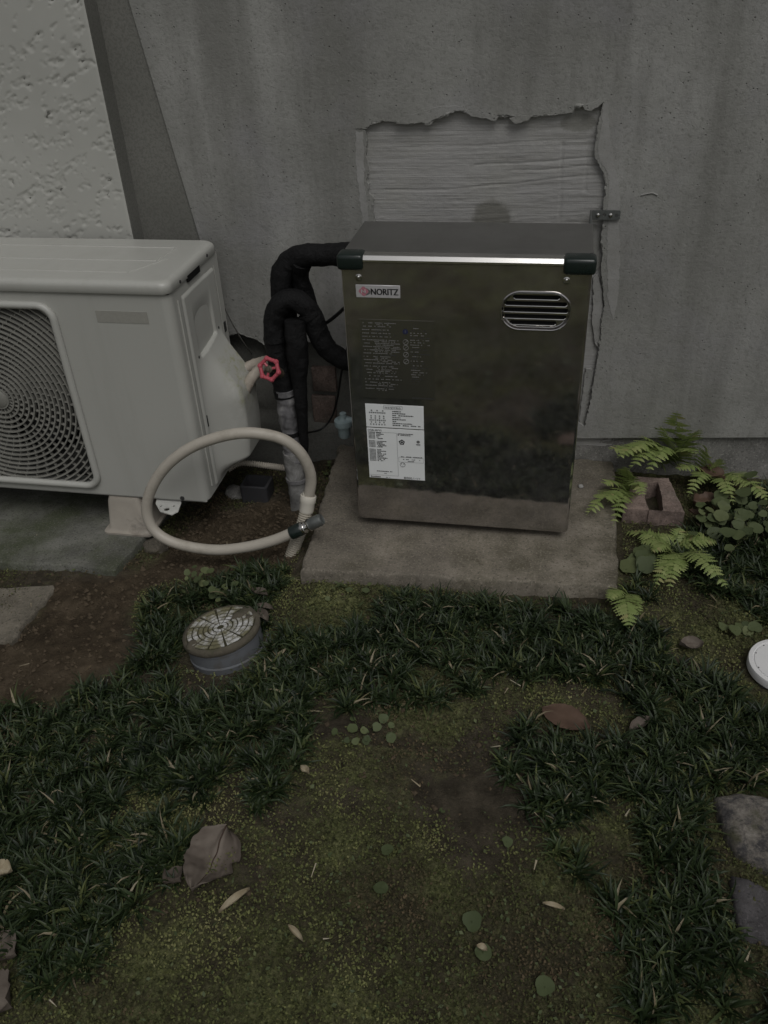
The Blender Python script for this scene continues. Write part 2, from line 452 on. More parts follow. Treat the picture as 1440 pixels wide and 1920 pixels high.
def thing(name, label, cat, loc, group=None):
    o = bpy.data.objects.new(name, None)
    o.empty_display_size = .05
    COL.objects.link(o)
    o.location = loc; ORG[o.name] = Vector(loc)
    o['label'] = label; o['category'] = cat
    if group: o['group'] = group
    return o

def obj(name, g, mat, parent=None, loc=None, sharp=40, label=None, cat=None, group=None, kind=None, attrs=None):
    v = g.v
    if parent is not None:
        w = ORG[parent.name]
    else:
        if loc is None:
            a = np.array(v); loc = (*((a.min(0) + a.max(0)) / 2)[:2], a[:, 2].min())
        w = Vector(loc)
    va = np.array(v) - np.array(w)
    me = _mesh(name, va, g.f, mat, sharp)
    for k, arr in (attrs or {}).items():
        at = me.attributes.new(k, 'FLOAT', 'POINT')
        at.data.foreach_set('value', np.asarray(arr, np.float32))
    o = bpy.data.objects.new(name, me)
    COL.objects.link(o)
    ORG[o.name] = w
    if parent is not None: o.parent = parent
    else: o.location = w
    if label: o['label'] = label
    if cat: o['category'] = cat
    if group: o['group'] = group
    if kind: o['kind'] = kind
    return o

def fast_obj(name, V, Q, mat, attrs=None, kind=None, label=None, cat=None, parent=None, smooth=True):
    """Large numpy meshes: V (n,3), Q (m,k) all faces of one size."""
    me = bpy.data.meshes.new(name)
    V = np.asarray(V, np.float32)
    if parent is not None: V = V - np.array(ORG[parent.name], np.float32)
    Q = np.asarray(Q, np.int32); k = Q.shape[1]
    me.vertices.add(len(V)); me.vertices.foreach_set('co', V.ravel())
    me.loops.add(Q.size); me.loops.foreach_set('vertex_index', Q.ravel())
    me.polygons.add(len(Q)); me.polygons.foreach_set('loop_start', np.arange(0, Q.size, k, dtype=np.int32))
    me.polygons.foreach_set('use_smooth', np.full(len(Q), smooth))
    me.update(calc_edges=True)
    me.materials.append(mat)
    for nme, arr in (attrs or {}).items():
        at = me.attributes.new(nme, 'FLOAT', 'POINT')
        at.data.foreach_set('value', np.asarray(arr, np.float32))
    o = bpy.data.objects.new(name, me); COL.objects.link(o)
    ORG[o.name] = Vector((0, 0, 0)) if parent is None else ORG[parent.name]
    if parent is not None: o.parent = parent
    if kind: o['kind'] = kind
    if label: o['label'] = label
    if cat: o['category'] = cat
    return o

def crom(pts, n=10):
    """Catmull-Rom through pts."""
    P = np.array(pts, float); P = np.vstack([2 * P[0] - P[1], P, 2 * P[-1] - P[-2]])
    r = []
    for i in range(1, len(P) - 2):
        for t in np.linspace(0, 1, n, endpoint=False):
            a, b, c, d = P[i - 1:i + 3]
            r.append(.5 * ((2 * b) + (c - a) * t + (2 * a - 5 * b + 4 * c - d) * t * t + (3 * b - a - 3 * c + d) * t ** 3))
    r.append(P[-2])
    return np.array(r)

def even(path, step):
    P = np.array(path, float); d = np.r_[0, np.cumsum(np.linalg.norm(np.diff(P, axis=0), axis=1))]
    n = max(4, int(d[-1] / step)); t = np.linspace(0, d[-1], n)
    return np.stack([np.interp(t, d, P[:, k]) for k in range(3)], 1)

def fill(loops):
    """Triangulate 2-D loops (first outer, others holes) -> pts, tris."""
    pts, edges = [], []
    for L in loops:
        o = len(pts); pts += [Vector(p) for p in L]
        edges += [(o + i, o + (i + 1) % len(L)) for i in range(len(L))]
    vo, eo, fo, *_ = delaunay_2d_cdt(pts, edges, [], 0, 1e-6)
    P = np.array(loops[0]); H = [np.array(h) for h in loops[1:]]
    keep = []
    for f in fo:
        c = np.mean([vo[i][:] for i in f], 0)
        if inside(P, c[None])[0] and not any(inside(h, c[None])[0] for h in H): keep.append(tuple(f))
    return [tuple(p) for p in vo], keep

def inside(poly, pts):
    poly = np.asarray(poly, float); pts = np.asarray(pts, float)
    x, y = pts[:, 0], pts[:, 1]; r = np.zeros(len(pts), bool)
    j = len(poly) - 1
    for i in range(len(poly)):
        xi, yi = poly[i]; xj, yj = poly[j]
        c = ((yi > y) != (yj > y)) & (x < (xj - xi) * (y - yi) / (yj - yi + 1e-15) + xi)
        r ^= c; j = i
    return r

def resample(poly, step, jit=0.0, closed=True):
    P = [np.array(p, float) for p in poly]; r = []
    for i in range(len(P) if closed else len(P) - 1):
        a, b = P[i], P[(i + 1) % len(P)]
        n = max(1, int(np.linalg.norm(b - a) / step))
        for k in range(n):
            q = a + (b - a) * k / n
            if jit and k: q = q + RNG.normal(0, jit, 2)
            r.append(tuple(q))
    if not closed: r.append(tuple(P[-1]))
    return r

def plate_xz(loops, y_front, y_back):
    """A plate standing in the xz plane with holes; front at y_front, edges running back to y_back."""
    p, t = fill(loops)
    g = Geo(); g.add([(x, y_front, z) for x, z in p], t)
    for L in loops:
        n = len(L)
        g.add([(x, y_front, z) for x, z in L] + [(x, y_back, z) for x, z in L], [(i, (i + 1) % n, n + (i + 1) % n, n + i) for i in range(n)])
    bm = bmesh.new()
    vs = [bm.verts.new(q) for q in g.v]
    for q in g.f:
        try: bm.faces.new([vs[i] for i in q])
        except ValueError: pass
    bmesh.ops.remove_doubles(bm, verts=bm.verts[:], dist=1e-6)
    bm.verts.index_update()
    g2 = Geo().add([v.co[:] for v in bm.verts], [[v.index for v in f.verts] for f in bm.faces])
    bm.free()
    return g2

def prism(poly, z0, z1, cham=.004, step=.02, jit=.0012, wob=.0015):
    """Slab with worn, slightly wandering edges."""
    L = np.array(resample(poly, step, jit)); n = len(L)
    c = L.mean(0); d = L - c
    nxt, prv = np.roll(L, -1, 0), np.roll(L, 1, 0)
    t = nxt - prv; t /= np.linalg.norm(t, axis=1)[:, None]
    nrm = np.stack([t[:, 1], -t[:, 0]], 1)
    area = np.sum(L[:, 0] * nxt[:, 1] - nxt[:, 0] * L[:, 1])
    if area < 0: nrm = -nrm
    w = RNG.normal(0, wob, n)
    rings = [(L, z0 + 0 * w), (L, z1 - cham + w), (L - nrm * (cham * .35), z1 - cham * .3 + w * .6), (L - nrm * cham, z1 + w * .2)]
    g = Geo(); v = []
    for P, z in rings: v += [(P[i, 0], P[i, 1], z[i]) for i in range(n)]
    f = [(k * n + i, k * n + (i + 1) % n, (k + 1) * n + (i + 1) % n, (k + 1) * n + i) for k in range(3) for i in range(n)]
    g.add(v, f)
    top = [tuple(q) for q in rings[3][0]]
    p, tr = fill([top])
    zz = {}
    zt = rings[3][1]
    P3 = rings[3][0]
    pv = []
    for q in p:
        k = int(np.argmin(((P3 - np.array(q)) ** 2).sum(1)))
        pv.append((q[0], q[1], zt[k]))
    g.add(pv, tr)
    return g

def text_mesh(body, size, name='lettering'):
    cu = bpy.data.curves.new('tmp_text', 'FONT')
    cu.body = body; cu.size = size; cu.align_x = 'LEFT'; cu.resolution_u = 3
    o = bpy.data.objects.new('tmp_text', cu)
    COL.objects.link(o)
    dg = bpy.context.evaluated_depsgraph_get()
    me = bpy.data.meshes.new_from_object(o.evaluated_get(dg))
    v = [tuple(x.co) for x in me.vertices]; f = [tuple(p.vertices) for p in me.polygons]
    bpy.data.objects.remove(o); bpy.data.curves.remove(cu); bpy.data.meshes.remove(me)
    return v, f

def text_on_front(g, body, x, z, size, y, width=None, bold=0.0):
    """Lettering standing on a face that looks towards -y."""
    v, f = text_mesh(body, size)
    if not v: return
    a = np.array(v); w = a[:, 0].max() - a[:, 0].min()
    k = (width / w) if width else 1.0
    for dx in ((0,) if not bold else (-bold, 0, bold)):
        g.add([(x + (p[0] - a[:, 0].min()) * k + dx, y - abs(dx) * .1, z + p[1]) for p in v], f)

def sparse(x, y):
    return -.5 * np.exp(-(((np.asarray(x) - RLP[0]) / .14) ** 2 + ((np.asarray(y) - RLP[1]) / .10) ** 2)) + .75 * np.exp(-(((np.asarray(x) - SPX[0]) / .23) ** 2 + ((np.asarray(y) - SPX[1]) / .16) ** 2))
RLP = [(0.5096,-0.4884)][0]
SPX = [(0.2327,-0.6819)][0]
# smooth lie of the land and its small relief
def gz0(x, y):
    return -.112 + .057 * sstep((np.asarray(x, float) + .38) / .36)
def gz(x, y):
    x = np.asarray(x, float); y = np.asarray(y, float)
    near = 1 / (1 + np.maximum(0, np.hypot(x, y) - 3) * .2)
    return gz0(x, y) + .007 * fbm(x * 5, y * 5, 0, 3, 4) * near + .0035 * fbm(x * 38, y * 38, 0, 9, 3) * near + .008 * np.clip(fbm(x * 24, y * 24, 0, 19, 2), 0, 1) * near

# ================================================================== GROUND
BARE = [[(-0.7994, -0.388), (-0.683, -0.3885), (-0.6901, -0.1876), (-0.5523, -0.1489), (-0.4902, -0.0573), (-0.4851, 0.0323), (-0.3955, 0.1387), (-0.2392, 0.2044), (-0.1361, 0.0178), (-0.1394, -0.1109), (-0.2015, -0.1011), (-0.2886, -0.1207), (-0.4109, -0.1497), (-0.4786, -0.2017), (-0.4657, -0.2706), (-0.4262, -0.3518), (-0.4052, -0.4372), (-0.4986, -0.5213), (-0.599, -0.5902), (-0.6547, -0.6124)]]
def axis_coords(a, b, step, far, grow=1.22):
    c = list(np.arange(a, b + step / 2, step)); s = step
    lo, hi = [], []; x = a
    while x > -far: s *= grow; x -= s; lo.append(x)
    s = step; x = b
    while x < far: s *= grow; x += s; hi.append(x)
    return np.array(lo[::-1] + c + hi)
gx, gy = axis_coords(-.95, 1.25, .006, 60), axis_coords(-1.35, .50, .006, 60)
GX, GY = np.meshgrid(gx, gy)
def soft_in(poly, x, y, w=.03):
    P = np.stack([x.ravel(), y.ravel()], 1)
    acc = np.zeros(len(P))
    for dx, dy in [(0, 0), (w, 0), (-w, 0), (0, w), (0, -w), (.6 * w, .6 * w), (-.6 * w, -.6 * w), (.6 * w, -.6 * w), (-.6 * w, .6 * w)]:
        acc += inside(poly, P + np.array([dx, dy]))
    return (acc / 9).reshape(x.shape)
wx = GX + .03 * fbm(GX * 9, GY * 9, 0, 41, 3); wy = GY + .03 * fbm(GX * 9, GY * 9, 5, 43, 3)
bare = soft_in(BARE[0], wx, wy, .022)
mossy = np.clip(.55 + .9 * fbm(GX * 4.5, GY * 4.5, 0, 77, 4) + .28 * (GY < -.6) - 1.2 * (GY > .05) * (GX < .55) - sparse(GX, GY), 0, 1)
GZ = gz(GX, GY) + (1 - bare) * mossy * (.0035 * fbm(GX * 42, GY * 42, 0, 15, 3) + .002 * noise3(GX * 95, GY * 95, 0, 16)) + bare * .004 * fbm(GX * 60, GY * 60, 0, 5, 3)
n1, n2 = GX.shape
idx = np.arange(n1 * n2).reshape(n1, n2)
quads = np.stack([idx[:-1, :-1], idx[:-1, 1:], idx[1:, 1:], idx[1:, :-1]], -1).reshape(-1, 4)
fast_obj('ground', np.stack([GX, GY, GZ], -1).reshape(-1, 3), quads, MT['ground'], dict(mossy=mossy.ravel(), bare=bare.ravel()), 'structure')

# ================================================================== WALLS
WY = .35
def xz(L): return [(p[0], p[2]) for p in L]
cw = thing('cement_wall', 'grey cement rendered wall with a ragged rectangular hole broken in its render', 'wall', (.6, .39, -.2))
outer = ([(-.724, 2.6), (-.497, 1.0)] + xz([(-0.4282, 0.35, 0.515), (-0.4159, 0.35, 0.4102), (-0.4023, 0.35, 0.2852)])
         + resample(xz([(-0.4023, 0.35, 0.2852), (-0.3709, 0.35, 0.2949), (-0.3369, 0.35, 0.2861), (-0.3105, 0.35, 0.2727), (-0.2918, 0.35, 0.2532), (-0.2556, 0.35, 0.2619), (-0.2124, 0.35, 0.275), (-0.1775, 0.35, 0.2792), (-0.1514, 0.35, 0.2631), (-0.1298, 0.35, 0.241), (-0.0935, 0.35, 0.2105)]), .004, .0012, False)[1:]
         + [(-.06, .13), (-.05, .046), (.2, .044), (.46, .046)]
         + xz([(0.4992, 0.35, 0.0446), (0.6147, 0.35, 0.0535), (0.7649, 0.35, 0.0631), (0.9341, 0.35, 0.0754)]) + [(1.6, .105), (3.2, .12), (3.2, 2.6)])
TOP = [(-0.0377, 0.35, 0.7712), (-0.0119, 0.35, 0.7731), (0.0037, 0.35, 0.7814), (0.0235, 0.35, 0.7864), (0.051, 0.35, 0.784), (0.0783, 0.35, 0.7796), (0.1079, 0.35, 0.7835), (0.1226, 0.35, 0.7803), (0.1362, 0.35, 0.7894), (0.162, 0.35, 0.7994), (0.1776, 0.35, 0.8053), (0.2086, 0.35, 0.804), (0.2306, 0.35, 0.7996), (0.2746, 0.35, 0.7941), (0.3161, 0.35, 0.7906), (0.3612, 0.35, 0.7932), (0.3931, 0.35, 0.7958), (0.4185, 0.35, 0.7975), (0.4227, 0.35, 0.8113), (0.4362, 0.35, 0.8131), (0.4453, 0.35, 0.8051), (0.4597, 0.35, 0.8079), (0.4765, 0.35, 0.8175)]
RIGHT = [(0.4765, 0.35, 0.8175), (0.4744, 0.35, 0.7959), (0.4698, 0.35, 0.768), (0.4694, 0.35, 0.7374), (0.4694, 0.35, 0.7146), (0.4807, 0.35, 0.6978), (0.4897, 0.35, 0.683), (0.4982, 0.35, 0.6638), (0.4995, 0.35, 0.6399), (0.4959, 0.35, 0.6202), (0.5015, 0.35, 0.5867), (0.4992, 0.35, 0.5525), (0.5055, 0.35, 0.5118), (0.5055, 0.35, 0.4761), (0.5143, 0.35, 0.4336), (0.5203, 0.35, 0.3963), (0.5188, 0.35, 0.3515), (0.5208, 0.35, 0.3057), (0.5175, 0.35, 0.2516), (0.5147, 0.35, 0.2014), (0.5117, 0.35, 0.1382), (0.5041, 0.35, 0.0784)]
LEFT = [(-0.0093, 0.35, 0.5092), (-0.0012, 0.35, 0.57), (-0.0069, 0.35, 0.603), (-0.0032, 0.35, 0.6262), (-0.0146, 0.35, 0.64), (-0.0113, 0.35, 0.6571), (-0.018, 0.35, 0.665), (-0.012, 0.35, 0.6874), (-0.015, 0.35, 0.7183), (-0.0121, 0.35, 0.7486), (-0.0146, 0.35, 0.7657), (-0.0377, 0.35, 0.7712)]
hole = (resample(xz(TOP), .0035, .0013, False)[:-1] + resample(xz(RIGHT), .0035, .0010, False) + [(.47, .10), (.3, .10), (.1, .2), (.03, .4)]
        + resample(xz(LEFT), .0035, .0010, False)[:-1])
hole = [p for i, p in enumerate(hole) if i == 0 or (abs(p[0] - hole[i - 1][0]) + abs(p[1] - hole[i - 1][1])) > 1e-4]
obj('render_coat', plate_xz([outer, hole], WY, .385), MT['render'], cw, sharp=30)
# raked undercoat in the hole, with real grooves
ux, uz = np.arange(-.08, .58, .0035), np.arange(.02, .86, .0022)
UX, UZ = np.meshgrid(ux, uz)
tilt = UZ + .012 * np.sin(UX * 5 + 1) - .03 * UX * (UZ < .68) * sstep((UX - .1) / .3)
UY = .3615 - .0004 * fbm(UX * 1.5, tilt * 80, 0, 21, 3) - .0005 * fbm(UX * 3, tilt * 230, 0, 22, 2) - .0010 * fbm(UX * 14, UZ * 14, 0, 23, 3) - .0006 * fbm(UX * 90, UZ * 160, 0, 24, 2)
for zc, dep, x0 in ((.705, .004, .22), (.655, .003, .02), (.690, .003, .3), (.745, .002, .05)):
    UY += .45 * dep * np.exp(-((tilt - zc - .004 * fbm(UX * 8, UX * 0, 0, int(zc * 1000), 3)) / .0018) ** 2) * (UX > x0)
for xc in (.405, .452):
    UY += .002 * np.exp(-((UX - xc - .006 * fbm(UZ * 10, UZ * 0, 0, int(xc * 1000), 3)) / .0016) ** 2) * (UZ < .74) * (UZ > .64 if xc > .43 else True)
obj('undercoat', Geo().sheet(np.stack([UX, UY, UZ], -1)), MT['undercoat'], cw, sharp=180)
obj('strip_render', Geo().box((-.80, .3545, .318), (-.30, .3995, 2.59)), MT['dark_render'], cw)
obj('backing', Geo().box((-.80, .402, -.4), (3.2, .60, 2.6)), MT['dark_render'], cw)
g = Geo(); bx = np.linspace(.40, 3.2, 220); bz = np.linspace(-.4, .11, 30)
BX, BZ = np.meshgrid(bx, bz)
obj('base_course', g.sheet(np.stack([BX, .362 + .003 * fbm(BX * 9, BZ * 9, 0, 31, 4), BZ], -1)), MT['base'], cw, sharp=180)
g = Geo(); bx = np.linspace(-.62, .42, 180); bz = np.linspace(-.25, .36, 110); BX, BZ = np.meshgrid(bx, bz)
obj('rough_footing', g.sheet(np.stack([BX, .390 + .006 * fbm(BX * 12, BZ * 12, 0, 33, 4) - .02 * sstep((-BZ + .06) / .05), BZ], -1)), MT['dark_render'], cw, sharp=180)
def brickgeo(px0, px1, y):
    a, b = px0, px1
    return Geo().rbox((min(a[0], b[0]), y, min(a[2], b[2])), (max(a[0], b[0]), y + .05, max(a[2], b[2])), .004, 2)
obj('brick', brickgeo((-0.1962,0.38,0.1949), (-0.132,0.38,0.1264), .377), MT['brickred'], cw)
obj('brick', brickgeo((-0.2041,0.38,0.1118), (-0.1394,0.38,0.031), .379), MT['brickred'], cw)

# lips of broken mortar along the hole
def lip(path, r0, y, amp=.8, seed=0, name='mortar_lip'):
    P = np.array([(p[0], y, p[2]) for p in path]); P = even(P, .0026)
    n = len(P); t = np.arange(n)
    P[:, 2] += .0030 * fbm(t * .13, 0 * t, 0, seed, 3) - r0 * .3; P[:, 0] += .0015 * fbm(t * .17, 0 * t, 4, seed, 3)
    P[:, 1] += .003 * fbm(t * .09, 0 * t, 9, seed, 3)
    r = .72 * r0 * np.clip(.55 + amp * fbm(t * .16, 0 * t, 2, seed + 5, 4), .12, 1.7)
    r[0] = r[-1] = .0004
    g = Geo().tube(P, r, 9)
    v = np.array(g.v); k = 1 + .9 * fbm(v[:, 0] * 170, v[:, 1] * 170, v[:, 2] * 170, seed, 3)
    c = np.repeat(P, 9, 0); v = c + (v - c) * k[:, None]
    g.v = [tuple(p) for p in v]
    return obj(name, g, MT['render'], cw, sharp=32)
lip(TOP[0:7], .0042, .352, 1.0, 3)
lip(TOP[6:12], .0062, .350, .8, 11)
lip(TOP[10:15], .0048, .352, 1.1, 17)
lip(TOP[12:15], .006, .357, 1.4, 19)
lip(TOP[13:18], .0022, .352, .8, 23)
lip(TOP[17:23], .0058, .351, .9, 29)
lip(RIGHT[0:6], .0024, .351, .8, 31)
lip(RIGHT[5:13], .0038, .352, 1.2, 37)
lip(RIGHT[12:22], .0040, .354, 1.4, 41)
lip(LEFT[1:12], .0034, .352, 1.1, 43)
lip([(-0.4023, 0.35, 0.2852), (-0.3709, 0.35, 0.2949), (-0.3369, 0.35, 0.2861), (-0.3105, 0.35, 0.2727), (-0.2918, 0.35, 0.2532), (-0.2556, 0.35, 0.2619), (-0.2124, 0.35, 0.275), (-0.1775, 0.35, 0.2792), (-0.1514, 0.35, 0.2631), (-0.1298, 0.35, 0.241), (-0.0935, 0.35, 0.2105)], .0035, .353, 1.0, 47)
def smear(pxs, y=.3494, jit=.0012, mat='mortar', name='mortar_smear', back=.351):
    L = resample(xz(pxs), .006, jit)
    return obj(name, plate_xz([L], y, back), MT[mat], cw, sharp=30)
smear([(0.4781, 0.35, 0.8116), (0.4851, 0.35, 0.8145), (0.492, 0.35, 0.7778), (0.5046, 0.35, 0.7166), (0.5237, 0.35, 0.6584), (0.5317, 0.35, 0.6149), (0.5339, 0.35, 0.5644), (0.5461, 0.35, 0.4829), (0.5483, 0.35, 0.4096), (0.5443, 0.35, 0.3588), (0.5273, 0.35, 0.409), (0.5175, 0.35, 0.4823), (0.5116, 0.35, 0.5527), (0.5059, 0.35, 0.6202), (0.5042, 0.35, 0.6584), (0.4947, 0.35, 0.6872), (0.4799, 0.35, 0.7062), (0.4742, 0.35, 0.7323), (0.4772, 0.35, 0.7679)])
smear([(-0.0333, 0.35, 0.7658), (-0.0181, 0.35, 0.7657), (-0.0197, 0.35, 0.7183), (-0.0218, 0.35, 0.6627), (-0.0178, 0.35, 0.6262), (-0.0161, 0.35, 0.5698), (-0.0309, 0.35, 0.5696), (-0.033, 0.35, 0.6168), (-0.0368, 0.35, 0.674), (-0.0387, 0.35, 0.7184)])
smear([(0.4903, 0.36, 0.454), (0.4987, 0.36, 0.464), (0.5131, 0.36, 0.4237), (0.5192, 0.36, 0.3733), (0.5201, 0.36, 0.3146), (0.5185, 0.36, 0.2811), (0.508, 0.36, 0.3009), (0.4972, 0.36, 0.3532), (0.4949, 0.36, 0.4044)], .3555, .0008, 'mortar', 'mortar_fill', .372)
smear([(0.4933, 0.36, 0.232), (0.5082, 0.36, 0.2327), (0.5122, 0.36, 0.2161), (0.5058, 0.36, 0.1761), (0.5007, 0.36, 0.1176), (0.4968, 0.36, 0.0724), (0.4891, 0.36, 0.1021), (0.4919, 0.36, 0.161)], .3565, .0008, 'render', 'mortar_fill', .372)
smear([(0.4794, 0.36, 0.5723), (0.4934, 0.36, 0.5678), (0.4985, 0.36, 0.5144), (0.5042, 0.36, 0.4786), (0.4934, 0.36, 0.4712), (0.4824, 0.36, 0.5141)], .360, .001, 'render', 'mortar_fill', .372)
smear([(0.0537, 0.347, 0.7814), (0.0746, 0.347, 0.7927), (0.0997, 0.347, 0.8006), (0.1256, 0.347, 0.8075), (0.1591, 0.347, 0.8132), (0.1978, 0.347, 0.8127), (0.2023, 0.347, 0.8045), (0.1779, 0.347, 0.8048), (0.1624, 0.347, 0.7989), (0.1366, 0.347, 0.7889), (0.123, 0.347, 0.7798), (0.1084, 0.347, 0.783), (0.0787, 0.347, 0.7791)], .3465, .0006, 'render', 'render_flake', .352)
smear([(0.2914, 0.347, 0.7884), (0.3128, 0.347, 0.7942), (0.3399, 0.347, 0.7929), (0.3296, 0.347, 0.784), (0.3146, 0.347, 0.78), (0.3038, 0.347, 0.7781)], .3462, .0006, 'render', 'render_flake', .356)
smear([(0.1956, 0.347, 0.8046), (0.2199, 0.347, 0.8033), (0.2474, 0.347, 0.7969), (0.2694, 0.347, 0.7927), (0.2642, 0.347, 0.7846), (0.2367, 0.347, 0.7889), (0.2145, 0.347, 0.7922)], .3475, .0012, 'render', 'render_flake', .360)
smear([(0.4363, 0.347, 0.8117), (0.4548, 0.347, 0.8154), (0.4746, 0.347, 0.8258), (0.4785, 0.347, 0.818), (0.468, 0.347, 0.8083), (0.4541, 0.347, 0.8006), (0.4412, 0.347, 0.8037)], .3470, .0008, 'render', 'render_flake', .356)
# little straw-coloured mark and drips on the render
obj('mortar_drip', Geo().tube(crom([(0.5718, 0.349, 0.6362), (0.5843, 0.349, 0.6395), (0.595, 0.349, 0.6406), (0.6052, 0.349, 0.6363)], 6), .0016, 6), MT['mortar'], cw)

# cream stucco house wall, knocked-down relief built as geometry near the corner
hw = thing('house_wall', 'cream stucco house wall with pitted texture behind the air conditioner', 'wall', (-2.5, .35, -.2))
HX = (-0.5738,0.3,0.5348)[0]
hx, hz = np.arange(-1.35, HX + .0001, .0026), np.arange(.35, 1.35, .0026)
AX, AZ = np.meshgrid(hx, hz)
ca_, sa_ = math.cos(.5), math.sin(.5)
RX, RZ = AX * ca_ + AZ * sa_, (-AX * sa_ + AZ * ca_) * 1.6
crumb = fbm(RX * 85, RZ * 85, 0, 63, 3)
skip = sstep((fbm(RX * 34, RZ * 34, 0, 61, 4) + .40 * fbm(AX * 8, AZ * 8, 0, 62, 2) - .19) / .07)
pocks = sstep((fbm(RX * 60, RZ * 60, 4, 65, 2) - .42) / .10)
AY = .3000 + skip * (.0009 + .0034 * crumb) + .0014 * pocks * (1 - skip) - .0004 * fbm(AX * 14, AZ * 14, 0, 68, 2)
AY[:, -1] = .302
obj('stucco_face', Geo().sheet(np.stack([AX, AY, AZ], -1)), MT['stucco'], hw, sharp=180)
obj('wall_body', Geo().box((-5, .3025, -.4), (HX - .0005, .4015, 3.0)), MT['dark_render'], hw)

# ================================================================== SLABS
obj('concrete_pad', prism([p[:2] for p in ((-0.0938,-0.1796,-0.02), (0.5813,-0.1461,-0.02), (0.5853,0.3532,-0.02))] + [(.578, .361), (-.135, .361)], -.11, -.02, .007, .014, .002, .002),
    MT['pad'], label='mossy concrete pad under the steel water heater', cat='concrete pad', sharp=35)
obj('concrete_slab', prism([(-1.9, .29), (-1.9, (-0.8531,-0.1596,-0.09)[1] - .02)] + [p[:2] for p in [(-0.8507, -0.1635, -0.09), (-0.7678, -0.1607, -0.09), (-0.6911, -0.1484, -0.09), (-0.6051, -0.1554, -0.09), (-0.5581, -0.1572, -0.09), (-0.5538, -0.126, -0.09), (-0.5435, -0.0458, -0.09), (-0.5314, 0.0847, -0.09)]] + [(-.46, .29)], -.16, -.09, .006, .016, .0025, .002),
    MT['slab'], label='damp greenish concrete slab under the air conditioner', cat='concrete slab', sharp=35)
obj('paving_slab', prism([(-1.9, -.20)] + [p[:2] for p in [(-0.8116, -0.235, -0.103), (-0.6888, -0.2104, -0.103), (-0.6734, -0.2239, -0.103), (-0.6815, -0.3146, -0.103), (-0.6813, -0.408, -0.103), (-0.7074, -0.4067, -0.103)]] + [(-1.9, -.42)], -.16, -.103, .006, .02, .002, .0015),
    MT['slab2'], label='brown stained paving slab in front of the greenish slab', cat='paving slab', sharp=35)

# ================================================================== AIR CONDITIONER
def loft(rings):
    g = Geo(); n = len(rings[0]); v = []
    for r_ in rings: v += list(r_)
    f = [(k * n + i, k * n + (i + 1) % n, (k + 1) * n + (i + 1) % n, (k + 1) * n + i) for k in range(len(rings) - 1) for i in range(n)]
    f += [tuple(range(n))[::-1], tuple((len(rings) - 1) * n + i for i in range(n))]
    return g.add(v, f)
XL, XR, YF, YB, Z0, Z1 = -1.147, -.365, 0.0, .28, .016, .524
ac = thing('air_conditioner', 'cream outdoor air conditioner unit with round ringed fan grille', 'air conditioner', (-.75, .14, .016))
R_ = .020
GRX0, GRX1, GRZ0, GRZ1, GRR = -1.040, -.640, .044, .492, .03
def rrect(x0, x1, z0, z1, r, n=8):
    L = []
    for cx, cz, a0 in ((x1 - r, z1 - r, 0), (x0 + r, z1 - r, pi / 2), (x0 + r, z0 + r, pi), (x1 - r, z0 + r, 1.5 * pi)):
        for k in range(n + 1):
            a = a0 + pi / 2 * k / n
            L.append((cx + r * math.cos(a), cz + r * math.sin(a)))
    return L
# cabinet: sides, back and rounded front corners
prof = [(XL + R_, YF)] + [(XL + R_ - R_ * math.sin(a), YF + R_ - R_ * math.cos(a)) for a in np.linspace(.15, pi / 2, 7)] + [(XL, YB), (XR, YB)]
prof += [(XR - R_ + R_ * math.cos(a), YF + R_ - R_ * math.sin(a)) for a in np.linspace(0, pi / 2, 8)]
g = Geo(); n = len(prof)
g.add([(x, y, Z0) for x, y in prof] + [(x, y, Z1) for x, y in prof], [(i, i + 1, n + i + 1, n + i) for i in range(n - 1)])
g.box((XL + .004, YF + .06, Z0), (XR - .004, YB - .002, Z0 + .004))
obj('cabinet', g, MT['enamel'], ac, sharp=35)
obj('front_panel', plate_xz([[(XL + R_, Z0), (XR - R_, Z0), (XR - R_, Z1), (XL + R_, Z1)], rrect(GRX0, GRX1, GRZ0, GRZ1, GRR)], YF, YF + .035), MT['enamel'], ac, sharp=35)
# groove line beside the rounded corner and the bottom lip
obj('bottom_lip', Geo().rbox((XL + .01, YF + .004, Z0 - .007), (XR - .006, YF + .05, Z0 + .001), .002, 1), MT['enamel'], ac)
# orifice plate, dark cavity and fan
FC = (-.840, .262)
circ = [(FC[0] + .192 * math.cos(a), FC[1] + .192 * math.sin(a)) for a in np.linspace(0, 2 * pi, 72, endpoint=False)]
obj('orifice_plate', plate_xz([[(GRX0 - .01, GRZ0 - .01), (GRX1 + .01, GRZ0 - .01), (GRX1 + .01, GRZ1 + .01), (GRX0 - .01, GRZ1 + .01)], circ], YF + .050, YF + .09), MT['orifice'], ac, sharp=35)
obj('fan_cavity', Geo().box((GRX0 - .02, YF + .20, GRZ0 - .02), (GRX1 + .02, YF + .24, GRZ1 + .02)).box((GRX0 - .03, YF + .1, Z0 + .01), (GRX0 - .012, YF + .24, Z1 - .01)).box((GRX1 + .012, YF + .1, Z0 + .01), (GRX1 + .03, YF + .24, Z1 - .01)), MT['dark'], ac)
fan = obj('fan_hub', Geo().lathe([(.045, 0), (.045, -.03), (.038, -.042), (0.001, -.045)], (FC[0], YF + .15, FC[1]), (0, 1, 0), 24), MT['fan'], ac)
for k in range(3):
    a0 = 2 * pi * k / 3 + .4
    U, V = np.meshgrid(np.linspace(0, 1, 10), np.linspace(0, 1, 12))
    rr = .04 + .14 * U; aa = a0 + (V - .3) * 1.25 + .35 * U
    obj('fan_blade', Geo().sheet(np.stack([FC[0] + rr * np.cos(aa), YF + .105 + .06 * V, FC[1] + rr * np.sin(aa)], -1)), MT['fan'], ac, sharp=180)
